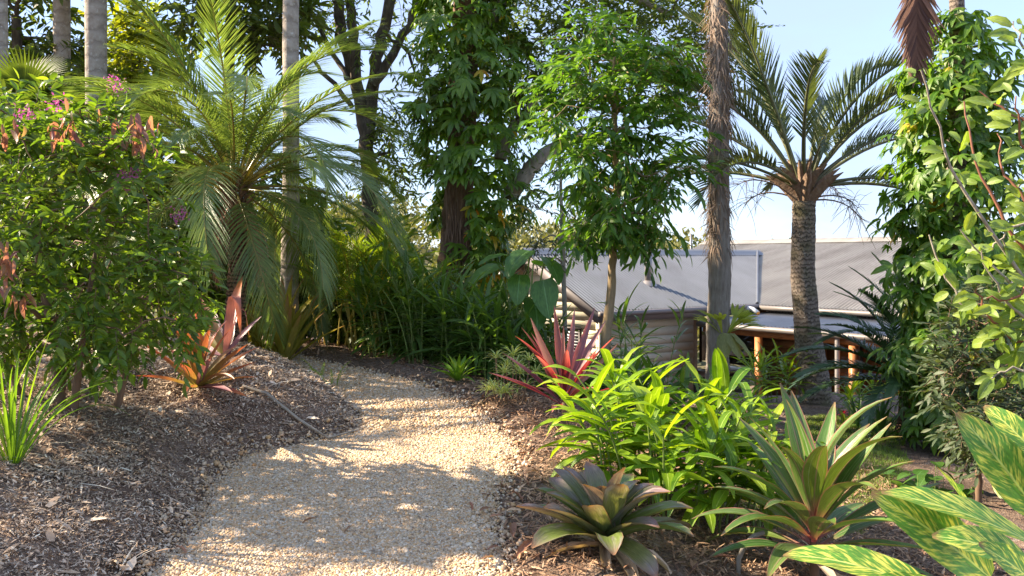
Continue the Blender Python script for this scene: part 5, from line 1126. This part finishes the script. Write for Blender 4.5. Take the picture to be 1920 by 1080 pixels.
# strap plants and broad leaves between lawn and column
for lab, px, Y, n, sc in (('glossy upright strap plant beside the lawn', 1652, 9.0, 12, .62), ('smaller strap plant left of the glossy one', 1610, 9.6, 9, .45)):
    c = on(((px - CX) / FPX * Y, Y)); t = thing('crinum', lab, 'plant', c, 'strap plants beside the lawn'); rosette(t, [blade(.85, .085, 'strap', 8, 3, .1, d_, .4, 0, s_, 1.8, i) for i, (d_, s_) in enumerate(((.4, .04), (.9, -.05)))], L_crin, c, n, .6, 1.4, sc, sc, g)
c = on((P(1582, 790, 9.8)[0], 9.8)); t = thing('flowering_plant', 'small plant with one red flower near the cycad', 'plant', c)
rosette(t, [blade(.2, .06, 'lance', 5, 3, .2, .7, .3)], L_mid, c, 16, .2, 1.3, 1, 1, g, .08)
q = np.array([c[0], c[1], P(0, 778, 9.8)[2]]); obj('flower_stem', tube([c, q], .006, 5), B_stemg, t); obj('flower', inst(blade(.07, .03, 'lance', 3, 3, .2, .6, .2), np.repeat(q[None], 11, 0), euler_frames(np.arange(11) * 2.4, np.linspace(-.2, 1.2, 11)), np.ones(11)), leaf_mat('red_petal', [(.5, .02, .05), (.6, .05, .08)], .3, .5, tcol=(1.5, .8, .8)), t)
c = on((P(1735, 850, 6.9)[0], 6.9)); t = thing('broad_leaf_creeper', 'round grey green leaves at the foot of the vine column', 'plant', c)
cm = mesh_np('leaf', *blade(.17, .15, 'heart', 5, 5, .1, .5, .15), L_ear)
for i in range(26):
    a = g.uniform(0, 6.28); q = on(c + np.array([math.sin(a), math.cos(a), 0]) * g.uniform(.05, .45)) + np.array([0, 0, g.uniform(.03, .2)]); place('leaf', cm, t, q, euler_frames([g.uniform(0, 6.28)], [g.uniform(-.6, .3)], 0)[0], float(g.uniform(.6, 1.1)))
    obj('stem', tube([on(q) - [0, 0, .02], q], .0022, 4), B_stemg, t)

# ------------------------------------------------------------------ right side: vine column, shrub, fruit tree
Y = 8.6; b0 = on((P(1795, 600, Y)[0], Y)); top = P(1794, -330, Y)
t = thing('vine_column_palm', 'palm trunk wholly wrapped in bright climbing vine on the right', 'palm', b0)
palm_trunk(b0, [b0 - [0, 0, .2], P(1790, 500, Y), P(1795, 100, Y), P(1794, 0, Y), top], [.16, .12, .075, .07, .07], B_palm, t, 14, 80, .02)
vine_column(t, ([20, 300, 820], [1792, 1796, 1790]), [(22, 30, 40), (70, 60, 60), (120, 85, 75), (200, 92, 92), (300, 108, 100), (420, 108, 105), (520, 112, 105), (620, 110, 105), (690, 105, 105), (820, 75, 100)], Y, 2000, [palmate(5, .20, .088, 1.2, .9, i) for i in range(3)] + [palmate(3, .2, .095, .8, .8, 9)], L_vine_lit, g, 300, lambda py, a, g: g.random(len(py)) < .012, (.7, 1.25), .4, bare=lambda py, a, g: (py < 130) & (g.random(len(py)) < .55))
fronds(t, cg, L_mid, top, [(i * 2.4, -.1 + 1.2 * i / 9, .9) for i in range(9)], g)
df = frond(1.3, 46, .5, .05, .25, .0, -.2, .45, .2, .15, 5, rad=.018)
place('dead_frond', mesh_np('dead_frond', *df, L_dead), t, P(1722, -110, Y - .2), euler_frames([.25], [-1.42], 0)[0], .98)
obj('dead_frond_stalk', tube(curve(top, P(1745, -330, Y - .1), P(1722, -110, Y - .2), 8), .014, 6), B_stemb, t)

b0 = on((P(1835, 900, 6.6)[0], 6.6)); C_ = poly_px([(1760, 590), (1850, 540), (1960, 560), (1960, 900), (1840, 880), (1790, 820), (1745, 700)], 6.1, 7.1, 115, g)
tree('grey_shrub', 'fine leaved grey green shrub in the shade at the right edge', b0, [b0 - [0, 0, .1], b0 + [0, 0, .3], b0 + [.05, 0, .6]], .03, C_, .19, 6, 8, [blade(.085, .038, 'lance', 3, 3, .1, .4, .2)], L_grey, B_stemb, 0, g, .15, cat='shrub', twig_r=.0025)

Y = 4.7; b0 = on((3.35, 4.9)); root = thing('fruit_tree', 'young tree branches with broad pale green leaves reaching in from the right edge', 'tree', b0)
tk = np.array([b0 - [0, 0, .1], b0 + [-.05, -.05, .5], P(1990, 620, Y), P(2010, 300, Y), P(2000, 50, Y)]); ti = np.linspace(0, 4, 24); obj('trunk', tube(np.stack([np.interp(ti, np.arange(5), tk[:, k]) for k in range(3)], 1), np.linspace(.035, .014, 24), 8, .06), B_pale, root)
fg = [blade(.125, .082, 'ovate', 6, 5, .15, d_, .3, .03, s_, 1.3, i) for i, (d_, s_) in enumerate(((.6, .05), (1.0, -.05), (.35, .0), (.8, .1)))]; fme = [mesh_np('leaf', *q, L_fruit) for q in fg]
brs = [[(1990, 610), (1935, 540), (1850, 430), (1790, 320), (1750, 220), (1727, 132)], [(2005, 520), (1920, 470), (1860, 380), (1825, 280), (1808, 190)], [(1990, 620), (1880, 600), (1815, 580), (1765, 500), (1742, 440)], [(2008, 300), (1940, 240), (1880, 205), (1835, 170)], [(1985, 640), (1930, 610), (1880, 560), (1840, 470)], [(2005, 400), (1930, 380), (1885, 330), (1870, 250)],
       [(2000, 100), (1950, 120), (1912, 80), (1900, 40)], [(1990, 630), (1900, 640), (1850, 590), (1830, 540)], [(2005, 480), (1960, 420), (1905, 420), (1860, 470)], [(2006, 350), (1950, 330), (1915, 260), (1905, 180)], [(1990, 600), (1940, 480), (1900, 500), (1880, 450)], [(1990, 650), (1930, 660), (1890, 620), (1860, 640)], [(1990, 650), (1940, 560), (1915, 590), (1900, 540)], [(2006, 200), (1960, 180), (1930, 120), (1915, 130)], [(2006, 260), (1955, 300), (1930, 330), (1895, 380)], [(1990, 560), (1950, 440), (1930, 380), (1925, 300)], [(1990, 660), (1950, 700), (1900, 690), (1860, 710)], [(2000, 450), (1950, 500), (1900, 560), (1850, 560)], [(1990, 600), (1950, 640), (1920, 560), (1800, 430)]]
for bi, q in enumerate(brs):
    nq = len(q); dy = g.uniform(-.35, .35); pp_ = np.array([P(*a, Y + dy * i / nq) for i, a in enumerate(q)]); ti = np.linspace(0, nq - 1, 14); pi = np.stack([np.interp(ti, np.arange(nq), pp_[:, k]) for k in range(3)], 1); pi[1:-1] += g.normal(0, .008, (12, 3))
    obj('branch', tube(pi, np.linspace(.013, .004, 14), 6), B_pale if bi % 2 == 0 else B_red, root)
    nl_ = 17
    for k in range(nl_):
        tt = min(12.9, 2.5 + 10.4 * (k / (nl_ - 1)) + g.uniform(-.5, .5)); p = np.array([np.interp(tt, np.arange(14), pi[:, m]) for m in range(3)]); br = pi[min(13, int(tt) + 1)] - pi[int(tt) - 1]; br /= np.linalg.norm(br)
        ak = g.uniform(0, 6.28); out = np.array([math.cos(ak), math.sin(ak) * .8, -.25 + g.normal(0, .35)]); d = br * g.uniform(.1, .7) + out + g.normal(0, .25, 3)
        p2 = p + d / np.linalg.norm(d) * g.uniform(.01, .07)
        place('leaf', fme[int(g.integers(4))], root, p2, frames(d[None], np.array([[-.2 + g.normal(0, .35), -.95 + g.normal(0, .3), .45]]))[0], float(g.uniform(.5, 1.15)))
